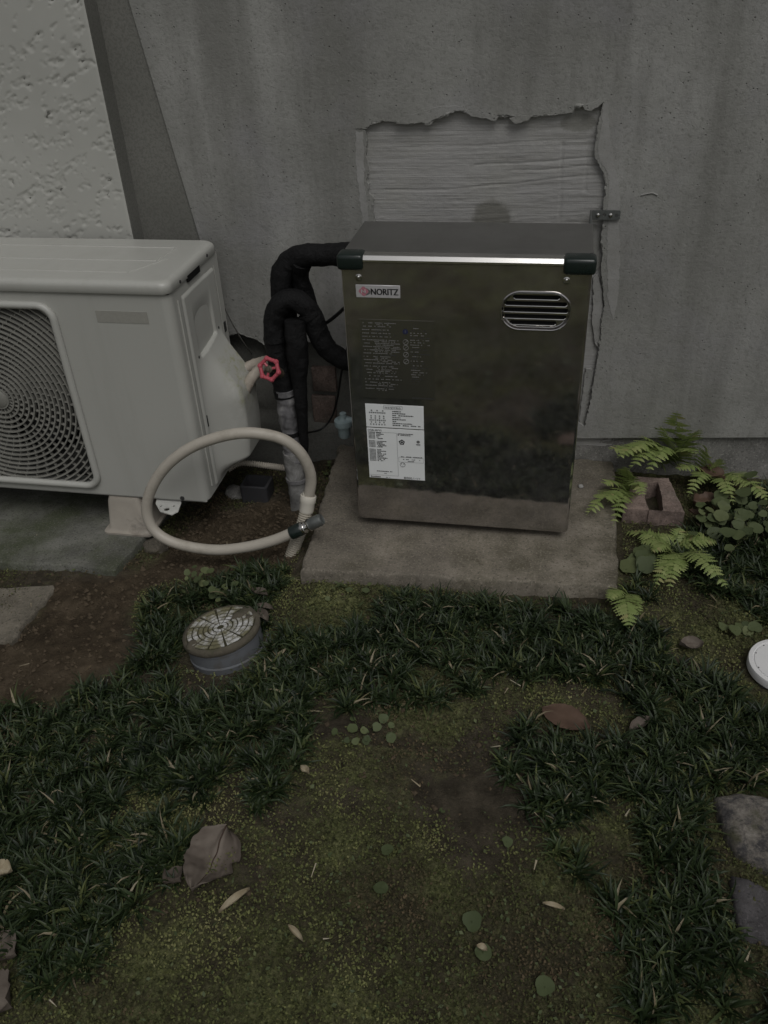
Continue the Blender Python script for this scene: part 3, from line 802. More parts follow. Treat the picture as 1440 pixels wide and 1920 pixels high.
gr = obj('grille_frame', Geo().ring([(x, YF - .004, z) for x, z in rrect(GRX0 - .003, GRX1 + .003, GRZ0 - .003, GRZ1 + .003, GRR + .003, 10)], .0085, 10), MT['enamel'], ac, sharp=60)
def in_grille(x, z):
    dx = max(GRX0 + GRR - x, 0, x - (GRX1 - GRR)); dz = max(GRZ0 + GRR - z, 0, z - (GRZ1 - GRR))
    return dx * dx + dz * dz < GRR * GRR and GRX0 < x < GRX1 and GRZ0 < z < GRZ1
PITCH_R = .0127
for i in range(1, 24):
    r = .012 + PITCH_R * i
    N = max(48, int(r * 900)); g = Geo()
    pts = [(FC[0] + r * math.cos(2 * pi * k / N), FC[1] + r * math.sin(2 * pi * k / N), 2 * pi * k / N) for k in range(N + 1)]
    hw_, dp = .0017, .011
    for k in range(N):
        if not (in_grille(*pts[k][:2]) and in_grille(*pts[k + 1][:2])):
            if g.v: obj('grille_ring', g, MT['grille'], gr, sharp=60)
            g = Geo()
        else:
            q = []
            for x, z, a in (pts[k], pts[k + 1]):
                for s_ in (-1, 1):
                    for yy in (YF + .002, YF + .002 + dp):
                        q.append((x + s_ * hw_ * math.cos(a), yy, z + s_ * hw_ * math.sin(a)))
            g.add(q, [(0, 4, 6, 2), (0, 1, 5, 4), (2, 6, 7, 3)])
    if g.v: obj('grille_ring', g, MT['grille'], gr, sharp=60)
g = Geo()
for i in range(1, 23):                                                # short staggered ribs between the rings
    r0, r1 = .012 + PITCH_R * i, .012 + PITCH_R * (i + 1)
    NA = 24 if i < 7 else 44
    for k in range(NA):
        a = 2 * pi * (k + .5 * (i % 2)) / NA + i * .035
        am = (FC[0] + r1 * math.cos(a), FC[1] + r1 * math.sin(a))
        if in_grille(*am):
            c_, s_ = math.cos(a), math.sin(a); q = []
            for rr in (r0, r1):
                for o_ in (-.0011, .0011):
                    for yy in (YF + .005, YF + .012):
                        q.append((FC[0] + rr * c_ - o_ * s_, yy, FC[1] + rr * s_ + o_ * c_))
            g.add(q, [(0, 4, 6, 2), (0, 1, 5, 4), (2, 6, 7, 3)])
o = obj('grille_ribs', g, MT['grille'], gr, sharp=60); o['kind'] = 'stuff'
obj('grille_centre', Geo().lathe([(.001, -.004), (.018, -.004), (.024, 0), (.024, .01)], (FC[0], YF + .003, FC[1]), (0, 1, 0), 32), MT['grille'], gr)
# top cover with pressed lines
def cring(inset, z): return [(x, y, z) for x, y in rrect(XL - .006 + inset, XR + .004 - inset, YF - .006 + inset, YB + .002 - inset, .022, 7)]
CR = .013
cover = obj('top_cover', loft([cring(.004, Z1 + .0035), cring(.0008, Z1 + .0015), cring(0, Z1 + .0025)] + [cring(CR * (1 - math.cos(a)), .552 - CR + CR * math.sin(a)) for a in np.linspace(0, pi / 2, 7)]), MT['enamel'], ac, sharp=50)
obj('cover_seam', Geo().box((XL + .002, YF + .0035, Z1 - .001), (XR - .003, YB - .003, Z1 + .0036)), MT['dark'], ac)
def pline(pts, r=.0016): return Geo().tube(pts, r, 6)
for a, b in (((-1.13, .215), (-.43, .215)), ((-1.13, .125), (-.44, .125)), ((-.44, .125), (-.43, .215)), ((-1.13, .05), (-.47, .05)), ((-.47, .05), (-.42, .14))):
    obj('pressed_line', pline([(a[0], a[1], .5520), (b[0], b[1], .5520)]), MT['enamel'], cover)
obj('grip_slot', Geo().box((XR - .01, .095, .517), (XR + .0047, .165, .531)), MT['dark'], cover)
obj('cover_screw', Geo().lathe([(.0035, 0), (.0035, .002), (.001, .003)], (XR + .0035, .055, .533), (1, 0, 0), 12), MT['fan'], cover)
obj('cover_screw', Geo().lathe([(.0035, 0), (.0035, .002), (.001, .003)], (XR + .0035, .215, .536), (1, 0, 0), 12), MT['fan'], cover)
# right side: service panel with grip recess and bulging valve cover
obj('side_rib', Geo().tube([(XR + .001, .034, .500), (XR + .001, .034, .04)], .0022, 6), MT['enamel'], ac)
obj('side_rib', Geo().tube([(XR + .001, .250, .500), (XR + .001, .250, .33)], .0016, 6), MT['enamel'], ac)
yy, zz = np.linspace(.052, .242, 84), np.linspace(.026, .502, 190)
VY, VZ = np.meshgrid(yy, zz)
h = .0045 * sstep((VY - .052) / .006) * sstep((.242 - VY) / .006) * sstep((VZ - .026) / .006) * sstep((.502 - VZ) / .006)
ys = np.clip(1 - ((VY - .142) / .054) ** 2, 0, 1) ** .6
h -= .024 * sstep((VZ - .352 - .12 * (VY - .142)) / .006) * (1 - .95 * sstep((VZ - .36) / .115)) * ys
side = sstep((VY - .058) / .075) * sstep((.240 - VY) / .022)
bul = .070 * sstep((.372 - VZ) / .150) ** .9 * sstep((VZ - .030) / .045) * side
bul *= 1 - .10 * sstep((.14 - VZ) / .1)
h += bul
alg = sstep((.335 - VZ) / .03) * sstep((VZ - .16) / .06) * sstep((VY - .10) / .04)
chk = sstep((.30 - VZ) / .05) * sstep((VZ - .10) / .05) * sstep((VY - .08) / .04)
sp = obj('valve_cover', Geo().sheet(np.stack([XR + .001 + h, VY, VZ], -1)), MT['enamel_mossy'], ac, sharp=180, attrs=dict(algae=alg.ravel(), chalk=chk.ravel()))
for y_, z_ in ((.078, .352), (.212, .366), (.072, .07)):
    obj('cover_screw', Geo().lathe([(.0042, 0), (.0042, .002), (.001, .0035)], (XR + .004, y_, z_), (1, 0, 0), 12), MT['fan'], sp)
obj('vent_slot', Geo().rbox((XR + .002, .060, .185), (XR + .0068, .066, .215), .001, 1), MT['dark'], ac)
obj('rating_mark', Geo().box((XR + .0002, .258, .335), (XR + .0012, .270, .36)), MT['black_print'], ac)
a, b = (-0.5381,0.0,0.4865), (-0.4208,0.0,0.4608)
obj('name_plate_mark', Geo().box((a[0], -.0008, b[2]), (b[0], .001, a[2])), MT['rubbed'], ac)
obj('front_screw', Geo().lathe([(.0055, 0), (.0055, -.002), (.002, -.0035)], (-0.43,0.0,0.0205), (0, 1, 0), 14), MT['fan'], ac)
fp = [p[:2] for p in [(-0.4978, -0.0091, 0.004), (-0.4736, -0.0401, 0.004), (-0.4402, -0.0493, 0.004), (-0.43, -0.0347, 0.004), (-0.4362, 0.0009, 0.004), (-0.4514, 0.0317, 0.004), (-0.5068, 0.0248, 0.004)]]
cx, cy = np.mean(fp, 0)
def hole2(c, r, n=12): return [(c[0] + r * math.cos(2 * pi * k / n), c[1] + r * math.sin(2 * pi * k / n)) for k in range(n)]
gp = plate_xz([fp, hole2((-0.4605,-0.0295,0.004)[:2], .0068), hole2((-0.4491,-0.0145,0.004)[:2], .0032), hole2((-0.4802,-0.0183,0.004)[:2], .0032)], 0, 1)
gp.v = [(x, z, .006 if y < .5 else .0035) for x, y, z in gp.v]
obj('mounting_foot', gp, MT['bracketpaint'], ac, sharp=35)
# tan block carrying the unit
bc = (-0.5871,-0.0181,-0.09); bx0, by0 = bc[0], bc[1] + .058
def ringat(hx_, hy_, z, r=.012): return [(bx0 + x, by0 + y, z) for x, y in rrect(-hx_, hx_, -hy_, hy_, r, 4)]
obj('support_block', loft([ringat(.064, .062, -.0895), ringat(.064, .062, -.0845), ringat(.056, .054, -.0835), ringat(.053, .051, -.078), ringat(.044, .044, -.004), ringat(.040, .040, .0085)]), MT['foot'],
    label='tan plastic block propping up the air conditioner on the slab', cat='support block', sharp=50)

# ================================================================== WATER HEATER
ZT = .611
D = (0.0089,0.2292,0.613)[1]
HW_ = .4742
wh = thing('water_heater', 'stainless steel outdoor water heater standing on the concrete pad', 'water heater', (.237, .12, -.02))
obj('body', Geo().rbox((.005, .0145, -.004), (HW_ - .005, D - .004, .600), .006, 2), MT['steel'], wh, sharp=50)
VC, VHW, VHH = (.3755, .5125), .0655, .0375
stad = rrect(VC[0] - VHW, VC[0] + VHW, VC[1] - VHH, VC[1] + VHH, VHH - .001, 12)
fr = [rrect(.0 + i_, HW_ - i_, .0 + i_, .606 - i_, .010, 4) for i_ in (0.0, .0009, .0026, .0055)]
g = plate_xz([fr[3], stad], 0, .008)
ys_ = [.016, .0042, .0014, 0.0]
rings = [[(x, .016, z) for x, z in fr[0]]] + [[(x, y_, z) for x, z in fr[i_]] for i_, y_ in ((0, .0055), (1, .0024), (2, .0007), (3, 0.0))]
n = len(fr[0]); vv = [p for r_ in rings for p in r_]
g.add(vv, [(k * n + i, k * n + (i + 1) % n, (k + 1) * n + (i + 1) % n, (k + 1) * n + i) for k in range(4) for i in range(n)])
obj('front_panel', g, MT['steel'], wh, sharp=25)
obj('top_cover', Geo().rbox((-.001, .001, .597), (HW_ + .001, D, ZT), .004, 3), MT['steeltop'], wh, sharp=50)
obj('top_crease', Geo().rbox((.002, .024, ZT - .003), (HW_ - .002, D - .004, ZT + .0016), .0012, 2), MT['steeltop'], wh, sharp=50)
tp = [(-.0002, .5995), (-.0024, .6012), (-.0024, .6052), (.0032, .6122), (.0046, .6130), (.0240, .6132), (.0240, .6100), (-.0002, .6000)]
g = Geo(); n = len(tp)
g.add([(.046, y, z) for y, z in tp] + [(.421, y, z) for y, z in tp], [(i, (i + 1) % n, n + (i + 1) % n, n + i) for i in range(n)] + [tuple(range(n)), tuple(range(n, 2 * n))])
obj('edge_trim', g, MT['trim'], wh, sharp=20)
for x0, x1 in ((-.006, .046), (.421, .4802)):
    obj('corner_cap', Geo().rbox((x0, -.0065, .5845), (x1, .036, .6155), .0075, 4), MT['blackcap'], wh, sharp=60)
# exhaust vent: pressed disc with five slots
vent = obj('vent_disc', None or plate_xz([stad] + [rrect(a, b, z - .0042, z + .0042, .004, 5) for a, b, z in
     [(VC[0] + (l - 1004) / 955.0, VC[0] + (r - 1004) / 955.0, VC[1] + dz) for l, r, y, dz in ((962,1047,561,.0255), (946,1061,574,.0128), (942,1064,587,.0002), (944,1060,600,-.0126), (958,1043,612,-.0252))]], .0052, .012), MT['steel'], wh, sharp=35)
obj('vent_rim', Geo().ring([(x, .0005, z) for x, z in rrect(VC[0] - VHW, VC[0] + VHW, VC[1] - VHH, VC[1] + VHH, VHH - .001, 16)], .0024, 8), MT['steel'], vent)
obj('vent_rim', Geo().ring([(x, .0045, z) for x, z in rrect(VC[0] - VHW + .005, VC[0] + VHW - .005, VC[1] - VHH + .004, VC[1] + VHH - .004, VHH - .006, 16)], .0011, 8), MT['chrome'], vent)
for l, r, y, dz in ((962,1047,561,.0255), (946,1061,574,.0128), (942,1064,587,.0002), (944,1060,600,-.0126), (958,1043,612,-.0252)):
    xa, xb = VC[0] + (l - 1004) / 955.0, VC[0] + (r - 1004) / 955.0
    zc = VC[1] + dz - .0046
    obj('slot_lip', Geo().tube([(xa + .002, .006, zc + .0022), (xa + .005, .0045, zc), (xb - .005, .0045, zc), (xb - .002, .006, zc + .0022)], .0013, 7), MT['chrome'], vent)
obj('vent_cavity', Geo().box((VC[0] - VHW - .004, .0125, VC[1] - VHH - .004), (VC[0] + VHW + .004, .0142, VC[1] + VHH + .004)), MT['dark'], wh)
for sx, sz in ((.0355, .5705), (.4285, .5735)):
    sc = obj('panel_screw', Geo().lathe([(.0068, 0.0), (.0066, -.0012), (.0052, -.0018), (.0048, -.0006), (.0001, -.0004)], (sx, 0, sz), (0, 1, 0), 20, caps=False), MT['chrome'], wh)
    obj('screw_head', Geo().lathe([(.0034, 0), (.0034, -.002), (.0022, -.0034), (.0001, -.004)], (sx, 0, sz + .0012), (0, 1, 0), 14, caps=False), MT['chrome'], sc)
# maker's badge
bd = obj('badge', Geo().rbox((.0285, -.0014, .5310), (.1160, .0005, .5562), .0006, 1), MT['badge'], wh)
g = Geo()
for k in range(14):
    a0, a1 = 2 * pi * k / 14, 2 * pi * (k + 1) / 14
    f_ = lambda a: .0088 * (1 + .14 * math.cos(4 * a))
    g.add([(.0440, -.0017, .5437), (.0440 + f_(a0) * math.cos(a0), -.0017, .5437 + f_(a0) * math.sin(a0)), (.0440 + f_(a1) * math.cos(a1), -.0017, .5437 + f_(a1) * math.sin(a1))], [(0, 1, 2)])
obj('emblem', g, MT['pink'], bd)
g = Geo()
for k in range(14):
    a0, a1 = 2 * pi * k / 14, 2 * pi * (k + 1) / 14
    f_ = lambda a: .0072 * (1 + .10 * math.cos(3 * a))
    g.add([(.0500, -.0016, .5427), (.0500 + f_(a0) * math.cos(a0), -.0016, .5427 + f_(a0) * math.sin(a0)), (.0500 + f_(a1) * math.cos(a1), -.0016, .5427 + f_(a1) * math.sin(a1))], [(0, 1, 2)])
obj('emblem_star', g, MT['grey_print'], bd)  # greyish star printed beside the pink emblem
g = Geo(); text_on_front(g, 'N', .0392, .5398, .0112, -.0021, .0085, .0003); obj('emblem_letter', g, MT['white_print'], bd)
g = Geo(); text_on_front(g, 'NORITZ', .0588, .5373, .0178, -.0018, .0535, .0006); obj('lettering', g, MT['black_print'], bd, kind='stuff')

def marks(g, x0, x1, z, h, y, dens=.7, wmin=.6, wmax=1.6):
    x = x0
    while x < x1 - h * .4:
        w = h * RNG.uniform(wmin, wmax)
        if RNG.random() < dens:
            xe = min(x + w, x1)
            hh = h * RNG.uniform(.7, 1)
            g.add([(x, y, z), (xe, y, z), (xe, y, z + hh), (x, y, z + hh)], [(0, 1, 2, 3)])
        x += w + h * .28
def cells(g, x0, x1, z, h, y, n):
    for k in range(n):
        cx_ = x0 + (x1 - x0) * (k + .5) / n
        w = h * RNG.uniform(.75, 1.0)
        for q in range(3):                                    # three little strokes per sign
            zz_ = z + h * q / 3
            g.add([(cx_ - w / 2, y, zz_), (cx_ + w / 2, y, zz_), (cx_ + w / 2, y, zz_ + h * .19), (cx_ - w / 2, y, zz_ + h * .19)], [(0, 1, 2, 3)])
        g.add([(cx_ - w * .1, y, z), (cx_ + w * .1, y, z), (cx_ + w * .1, y, z + h), (cx_ - w * .1, y, z + h)], [(0, 1, 2, 3)])
# clear caution film, worn pale lettering too faint to read
fm = obj('caution_film', Geo().box((.0315, -.0005, .3130), (.1815, .0003, .4860)), MT['film'], wh)
g, gd = Geo(), Geo()
z = .478
while z > .330:
    marks(g, .036, .036 + RNG.uniform(.055, .078), z, .0022, -.0008, .72)
    if RNG.random() < .8: marks(gd if RNG.random() < .35 else g, .060, .060 + RNG.uniform(.02, .055), z - .0034, .0022, -.0008, .6)
    z -= .0072
z = .474
while z > .345:
    marks(g if RNG.random() < .6 else gd, .133, .133 + RNG.uniform(.015, .04), z, .0022, -.0008, .65)
    z -= .0050
marks(gd, .1340, .1790, .3155, .0036, -.0008, 1.0, .5, .9)
obj('faint_print', g, MT['film_print'], fm, kind='stuff'); obj('dark_print', gd, MT['film_dark'], fm, kind='stuff')
g = Geo().lathe([(.0055, 0), (.0001, -.0002)], (.1235, -.0008, .4625), (0, 1, 0), 18, caps=False); obj('blue_dot', g, MT['navy'], fm)
g = Geo().box((.1230, -.0013, .4600), (.1240, -.0011, .4655)); obj('exclamation_bar', g, MT['film_print'], fm)
for zc in (.4405, .4285, .4135, .3985):
    obj('caution_icon', Geo().ring([(.1235 + .0052 * math.cos(a), -.0008, zc + .0052 * math.sin(a)) for a in np.linspace(0, 2 * pi, 22, endpoint=False)], .0006, 5).tube([(.1200, -.0008, zc - .003), (.1270, -.0008, zc + .003)], .0005, 5), MT['film_print'], fm)

# two white stickers
s1 = obj('white_label', Geo().rbox((.0325, -.0006, .2435), (.1570, .0004, .2985), .0002, 1), MT['sticker'], wh)
g = Geo(); text_on_front(g, '特定保守製品', .0745, .2895, .0050, -.0010, .0340); obj('title_print', g, MT['black_print'], s1, kind='stuff')
g = Geo()
for a, b in (((.072, .2878), (.112, .2883)), ((.072, .2958), (.112, .2963)), ((.072, .2878), (.0725, .2963)), ((.1115, .2878), (.112, .2963))):
    g.add([(a[0], -.0010, a[1]), (b[0], -.0010, a[1]), (b[0], -.0010, b[1]), (a[0], -.0010, b[1])], [(0, 1, 2, 3)])
for k, n_ in enumerate((3, 9, 4, 4, 9, 4, 6)):
    cells(g, .0395, .0760, .2820 - k * .0050 - (.003 if k > 1 else 0), .0033, -.0010, n_)
for k, w in enumerate((.020, .028, .045, .018, .030, .008, .042, .060)):
    marks(g, .0900, .0900 + w, .2820 - k * .0047, .0026, -.0010, .95)
obj('small_print', g, MT['black_print'], s1, kind='stuff')
s2 = obj('rating_label', Geo().rbox((.0325, -.0006, .1150), (.1570, .0004, .2410), .0002, 1), MT['sticker'], wh)
g = Geo(); text_on_front(g, 'OQB-307YS', .0350, .2338, .0062, -.0010, .0300, .0001); obj('type_print', g, MT['black_print'], s2, kind='stuff')
g = Geo(); text_on_front(g, '株式会社ノーリツ', .1105, .1170, .0062, -.0010, .0360, .0001); obj('maker_print', g, MT['black_print'], s2, kind='stuff')
g = Geo()
z = .2290
for k in range(21):
    if k not in (5, 11): cells(g, .0360, .0505, z, .0026, -.0010, 5); marks(g, .0530, .0530 + RNG.uniform(.008, .024), z, .0024, -.0010, .9)
    z -= .0035
for k in range(2): marks(g, .1000, .1000 + .033 - k * .004, .2290 - k * .0033, .0023, -.0010, .95)
def line(g, x0, z0, x1, z1, t=.0004):
    g.add([(min(x0, x1) - t / 2, -.0010, min(z0, z1) - t / 2), (max(x0, x1) + t / 2, -.0010, min(z0, z1) - t / 2), (max(x0, x1) + t / 2, -.0010, max(z0, z1) + t / 2), (min(x0, x1) - t / 2, -.0010, max(z0, z1) + t / 2)], [(0, 1, 2, 3)])
line(g, .0980, .2310, .0980, .1230); line(g, .0350, .2315, .0980, .2315); line(g, .0350, .1230, .0980, .1230)
for a in ((.1005, .1720, .1545, .1720), (.1005, .1600, .1545, .1600), (.1005, .1600, .1005, .1720), (.1545, .1600, .1545, .1720)): line(g, *a)
marks(g, .103, .152, .1725, .0022, -.0010, .9); marks(g, .104, .150, .1660, .0020, -.0010, .5); marks(g, .120, .135, .1615, .0020, -.0010, .8)
marks(g, .0500, .0850, .1320, .0024, -.0010, .8); marks(g, .0640, .0720, .1270, .0018, -.0010, .8)
marks(g, .0355, .0590, .1165, .0036, -.0010, 1.0, .4, .6); marks(g, .0610, .0800, .1170, .0018, -.0010, .6)
obj('small_print', g, MT['black_print'], s2, kind='stuff')
g = Geo(); n_ = 5
st_ = [(.1085 + .0072 * (1 if k % 2 == 0 else .78) * math.sin(2 * pi * k / 10), -.0010, .2095 + .0072 * (1 if k % 2 == 0 else .78) * math.cos(2 * pi * k / 10)) for k in range(10)]
g.add(st_, [tuple(range(10))]); obj('seal_mark', g, MT['black_print'], s2)
obj('seal_ring', Geo().ring([(.1085 + .003 * math.cos(a), -.0012, .2095 + .003 * math.sin(a)) for a in np.linspace(0, 2 * pi, 14, endpoint=False)], .0004, 4), MT['sticker'], s2)
obj('round_mark', Geo().lathe([(.0036, 0), (.0001, -.0001)], (.1440, -.0010, .2125), (0, 1, 0), 14, caps=False).box((.1395, -.0011, .2045), (.1485, -.0010, .2070)), MT['grey_print'], s2)
obj('socket_mark', Geo().ring([(.1085 + .0056 * math.cos(a), -.0010, .1530 + .0056 * math.sin(a)) for a in np.linspace(0, 2 * pi, 20, endpoint=False)], .0004, 4).box((.1055, -.0011, .154), (.1065, -.001, .1565)).box((.1105, -.0011, .154), (.1115, -.001, .1565)).box((.1080, -.0011, .149), (.1090, -.001, .1505)), MT['black_print'], s2)
# feet, shading strip and strainer cup
for x_ in (.05, .42):
    obj('foot', Geo().rbox((x_ - .02, .05, -.0195), (x_ + .02, D - .03, -.002), .002, 1), MT['galv'], wh)
obj('side_shade_strip', Geo().rbox((-.010, .15, .50), (.006, .18, .588), .002, 1), MT['blackcap'], wh)  # black strip standing in for the shading at the heater's left rear
ax, ay, az = (-0.0612,0.16,0.1633)
cup = obj('strainer_cup', Geo().lathe([(.012, -.042), (.0145, -.038), (.015, -.012), (.0215, -.010), (.0225, -.002), (.0215, .004), (.012, .006), (.008, .012), (.008, .022), (.001, .024)], (ax, ay, az), (0, 0, 1), 24), MT['aqua'], wh)
obj('cup_pipe', Geo().tube([(ax, ay, az + .004), (.008, ay, az + .004)], .008, 10), MT['aqua'], cup)

# strap bracket on the wall
bk = thing('wall_bracket', 'small perforated steel strap fixing the water heater to the wall', 'bracket', (0.5039,0.346,0.5946))
a, b = (0.474,0.345,0.6058), (0.5336,0.345,0.5862)
zc = (a[2] + b[2]) / 2; hz_ = (a[2] - b[2]) / 2
hl = [(a[0] + (b[0] - a[0]) * t, zc) for t in (.22, .45, .66, .86)]
obj('strap', plate_xz([rrect(a[0], b[0], zc - hz_, zc + hz_, .003, 3)] + [hole2(p, .0036) for p in hl], .3435, .3462), MT['galv'], bk, sharp=35)
for p in (hl[0], hl[2]):
    obj('screw', Geo().lathe([(.0042, 0), (.0040, -.002), (.0015, -.0036)], (p[0], .3435, p[1]), (0, 1, 0), 14), MT['chrome'], bk)
obj('tab', Geo().rbox((a[0] - .004, D - .025, ZT - .04), (a[0] - .0005, .3462, zc + hz_), .0008, 1), MT['galv'], bk)

# ================================================================== PIPES AND HOSES
def wrapped(path, r, seg=22, pitch=.031, amp=.035, seed=0, ends=(1, 1)):
    P = even(crom(path, 12), .004); n = len(P); t = np.arange(n) * .004
    rr = np.interp(np.linspace(0, 1, n), np.linspace(0, 1, len(r)), r) if isinstance(r, (list, tuple)) else np.full(n, r)
    g = Geo().tube(P, rr, seg)
    v = np.array(g.v)[:n * seg].reshape(n, seg, 3); c = P[:, None]
    ph = (t[:, None] / pitch + np.arange(seg)[None] / seg) % 1.0
    k = 1 + amp * (ph - .5) + .22 * fbm(t[:, None] * 36, np.cos(np.arange(seg) * 2 * pi / seg)[None] * 1.2, np.sin(np.arange(seg) * 2 * pi / seg)[None] * 1.2, seed, 3)
    v = c + (v - c) * k[..., None]
    g.v = [tuple(p) for p in v.reshape(-1, 3)]
    return g
def corrug(path, r, pitch=.0056, depth=.0030, seg=20):
    P = even(crom(path, 14), pitch / 4); n = len(P)
    return Geo().tube(P, [r - depth * (.5 - .5 * math.cos(2 * pi * i / 4)) for i in range(n)], seg)

obj('insulated_pipe', wrapped([(-0.0071, 0.17, 0.5591), (-0.0654, 0.18, 0.5548), (-0.1216, 0.19, 0.5494), (-0.1619, 0.2, 0.5349), (-0.1827, 0.2, 0.5012), (-0.1901, 0.2, 0.4584), (-0.1871, 0.2, 0.4084), (-0.1823, 0.21, 0.3396)], .0250, seed=3), MT['wrap'],
    label='black wrapped pipe bending down from the top left corner of the water heater', cat='insulated pipe', sharp=60)
b2 = thing('insulated_branch', 'thinner black wrapped branch with grey end hanging behind the pipe bend', 'insulated pipe', (-0.1328,0.22,0.3893))
obj('wrap', wrapped([(-0.1335, 0.19, 0.5376), (-0.1479, 0.205, 0.5086), (-0.1454, 0.21, 0.4743), (-0.1358, 0.215, 0.4356), (-0.1278, 0.22, 0.4023)], [.023, .022, .020, .016], seed=5), MT['wrap'], b2, sharp=60)
obj('end_fitting', Geo().tube([(-0.1288,0.22,0.4048),(-0.1277,0.222,0.381)], .0095, 14).tube([(-0.1277,0.222,0.381),(-0.1241,0.226,0.3349)], .0065, 12), MT['tape'], b2)
wp = thing('wrapped_water_pipe', 'black wrapped water pipe looping over to the heater above a dirty taped column', 'water pipe', (-0.1902,0.145,-0.1404))
obj('hooked_wrap', wrapped([(-0.1954, 0.15, 0.2287), (-0.1992, 0.15, 0.286), (-0.2048, 0.152, 0.3509), (-0.2037, 0.155, 0.3983), (-0.194, 0.158, 0.4348), (-0.1672, 0.16, 0.4594), (-0.1391, 0.162, 0.4545), (-0.1183, 0.164, 0.4249), (-0.1036, 0.166, 0.3769), (-0.0826, 0.168, 0.3383), (-0.0511, 0.17, 0.3178), (-0.0177, 0.17, 0.3153)], .0232, amp=.05, seed=8), MT['wrap'], wp, sharp=60)
obj('taped_section', wrapped([(-0.1948, 0.15, 0.2454), (-0.1939, 0.15, 0.1966), (-0.1918, 0.15, 0.1319), (-0.1891, 0.149, 0.0548)], [.0215, .0225, .022, .024], pitch=.03, amp=.10, seed=12), MT['tape'], wp, sharp=60)
obj('pipe_sleeve', wrapped([(-0.1933, 0.149, 0.0788), (-0.1906, 0.148, 0.012), (-0.1885, 0.146, -0.0663), (-0.1884, 0.145, -0.1658)], [.0245, .0255, .026, .028], pitch=.2, amp=.03, seed=15), MT['sleeve'], wp, sharp=60)
obj('black_lagging', wrapped([(-0.1503, 0.145, 0.4191), (-0.1504, 0.14, 0.3583), (-0.1513, 0.137, 0.2944), (-0.1527, 0.135, 0.2137), (-0.1545, 0.134, 0.1286), (-0.1587, 0.134, 0.0324)], [.023, .024, .017, .013, .010, .005], pitch=.05, amp=.04, seed=18), MT['wrap'], wp, sharp=60)
for pts_, rr_ in (([(-0.2028,0.151,0.3643),(-0.2032,0.152,0.3741)], .0245), ([(-0.1235,0.163,0.4313),(-0.1175,0.164,0.42)], .0245), ([(-0.1945,0.15,0.2481),(-0.1948,0.15,0.2343)], .0248), ([(-0.1911,0.15,0.1378),(-0.1909,0.15,0.1276)], .0245), ([(-0.1897,0.148,0.0074),(-0.1893,0.148,-0.002)], .0275)):
    obj('tape_band', Geo().tube(pts_, rr_, 24), MT['wrap'] if rr_ < .0246 else MT['tape'], wp, sharp=50)
# valve with red handwheel
WC = Vector((-0.2021,0.088,0.3257)); WAX = Vector((-.16, -.93, .34)).normalized()
WX = WAX.orthogonal().normalized(); WY_ = WAX.cross(WX)
obj('valve_stem', Geo().tube([WC, WC - WAX * .02, Vector((-0.1944,0.14,0.291))], [.0062, .0075, .012], 14), MT['brass'], wp)
g = Geo(); pts = []
for k in range(72):
    a = 2 * pi * k / 72; rr = .0218 * (1 + .05 * math.cos(6 * a))
    pts.append(WC + WX * rr * math.cos(a) + WY_ * rr * math.sin(a))
wheel = obj('handwheel', Geo().ring(pts, .0046, 10), MT['red'], wp, sharp=60)
for k in range(6):
    a = 2 * pi * k / 6; c = WC + (WX * math.cos(a) + WY_ * math.sin(a)) * .0238
    obj('grip_knob', Geo().lathe([(.0005, -.0068), (.0042, -.0052), (.0062, 0), (.0042, .0052), (.0005, .0068)], c, WAX, 12), MT['red'], wheel)
for k in range(3):
    a = 2 * pi * k / 3 + .5; c = WC + (WX * math.cos(a) + WY_ * math.sin(a)) * .021
    obj('spoke', Geo().tube([WC, c], .0030, 8), MT['red'], wheel)
obj('hub', Geo().lathe([(.008, -.004), (.008, .003), (.0045, .004), (.0045, .0075), (.001, .008)], WC, WAX, 16), MT['brass'], wheel)
g = Geo()
# coolant pipes out of the bulging cover
obj('coolant_pipe', wrapped([(-0.3437, 0.2, 0.2159), (-0.3229, 0.205, 0.2485), (-0.3082, 0.215, 0.2613), (-0.2911, 0.235, 0.2667), (-0.2732, 0.27, 0.2599), (-0.2649, 0.31, 0.2477)], .0128, seg=16, pitch=.014, amp=.1, seed=21), MT['coolant'],
    label='upper of two peeling pinkish pipes leaving the air conditioner bulge', cat='coolant pipe', group='peeling coolant pipes by the red valve', sharp=60)
obj('coolant_pipe', wrapped([(-0.317, 0.17, 0.198), (-0.296, 0.175, 0.2349), (-0.2815, 0.185, 0.2572), (-0.2698, 0.21, 0.2654), (-0.2617, 0.25, 0.2583), (-0.2568, 0.3, 0.244)], .0135, seg=16, pitch=.014, amp=.1, seed=23), MT['coolant'],
    label='lower of two peeling pinkish pipes right beside the red valve wheel', cat='coolant pipe', group='peeling coolant pipes by the red valve', sharp=60)
def cable(pts, r, mat, label, name='cable', cat='cable'):
    return obj(name, Geo().tube(even(crom(pts, 10), .006), r, 8), MT[mat], label=label, cat=cat, sharp=180)
cable([(-0.3719, 0.23, 0.2343), (-0.3472, 0.24, 0.2478), (-0.3227, 0.26, 0.2552), (-0.2937, 0.29, 0.2556), (-0.2622, 0.33, 0.2503), (-0.2353, 0.36, 0.2438)], .0036, 'cable', 'short black cable running over the two peeling pinkish pipes')
cable([(-0.391, 0.3, 0.4656), (-0.3856, 0.31, 0.4057), (-0.3757, 0.32, 0.352), (-0.3657, 0.34, 0.2979), (-0.3561, 0.36, 0.2535), (-0.3524, 0.38, 0.2241)], .0014, 'wire', 'thin grey wire slanting down behind the air conditioner', 'wire', 'wire')
cable([(-0.0204, 0.17, 0.462), (-0.0475, 0.19, 0.4317), (-0.0778, 0.205, 0.4023), (-0.1031, 0.215, 0.3821), (-0.1241, 0.222, 0.3655)], .0042, 'cable', 'black power cable slanting from the heater side to the grey pipe end')
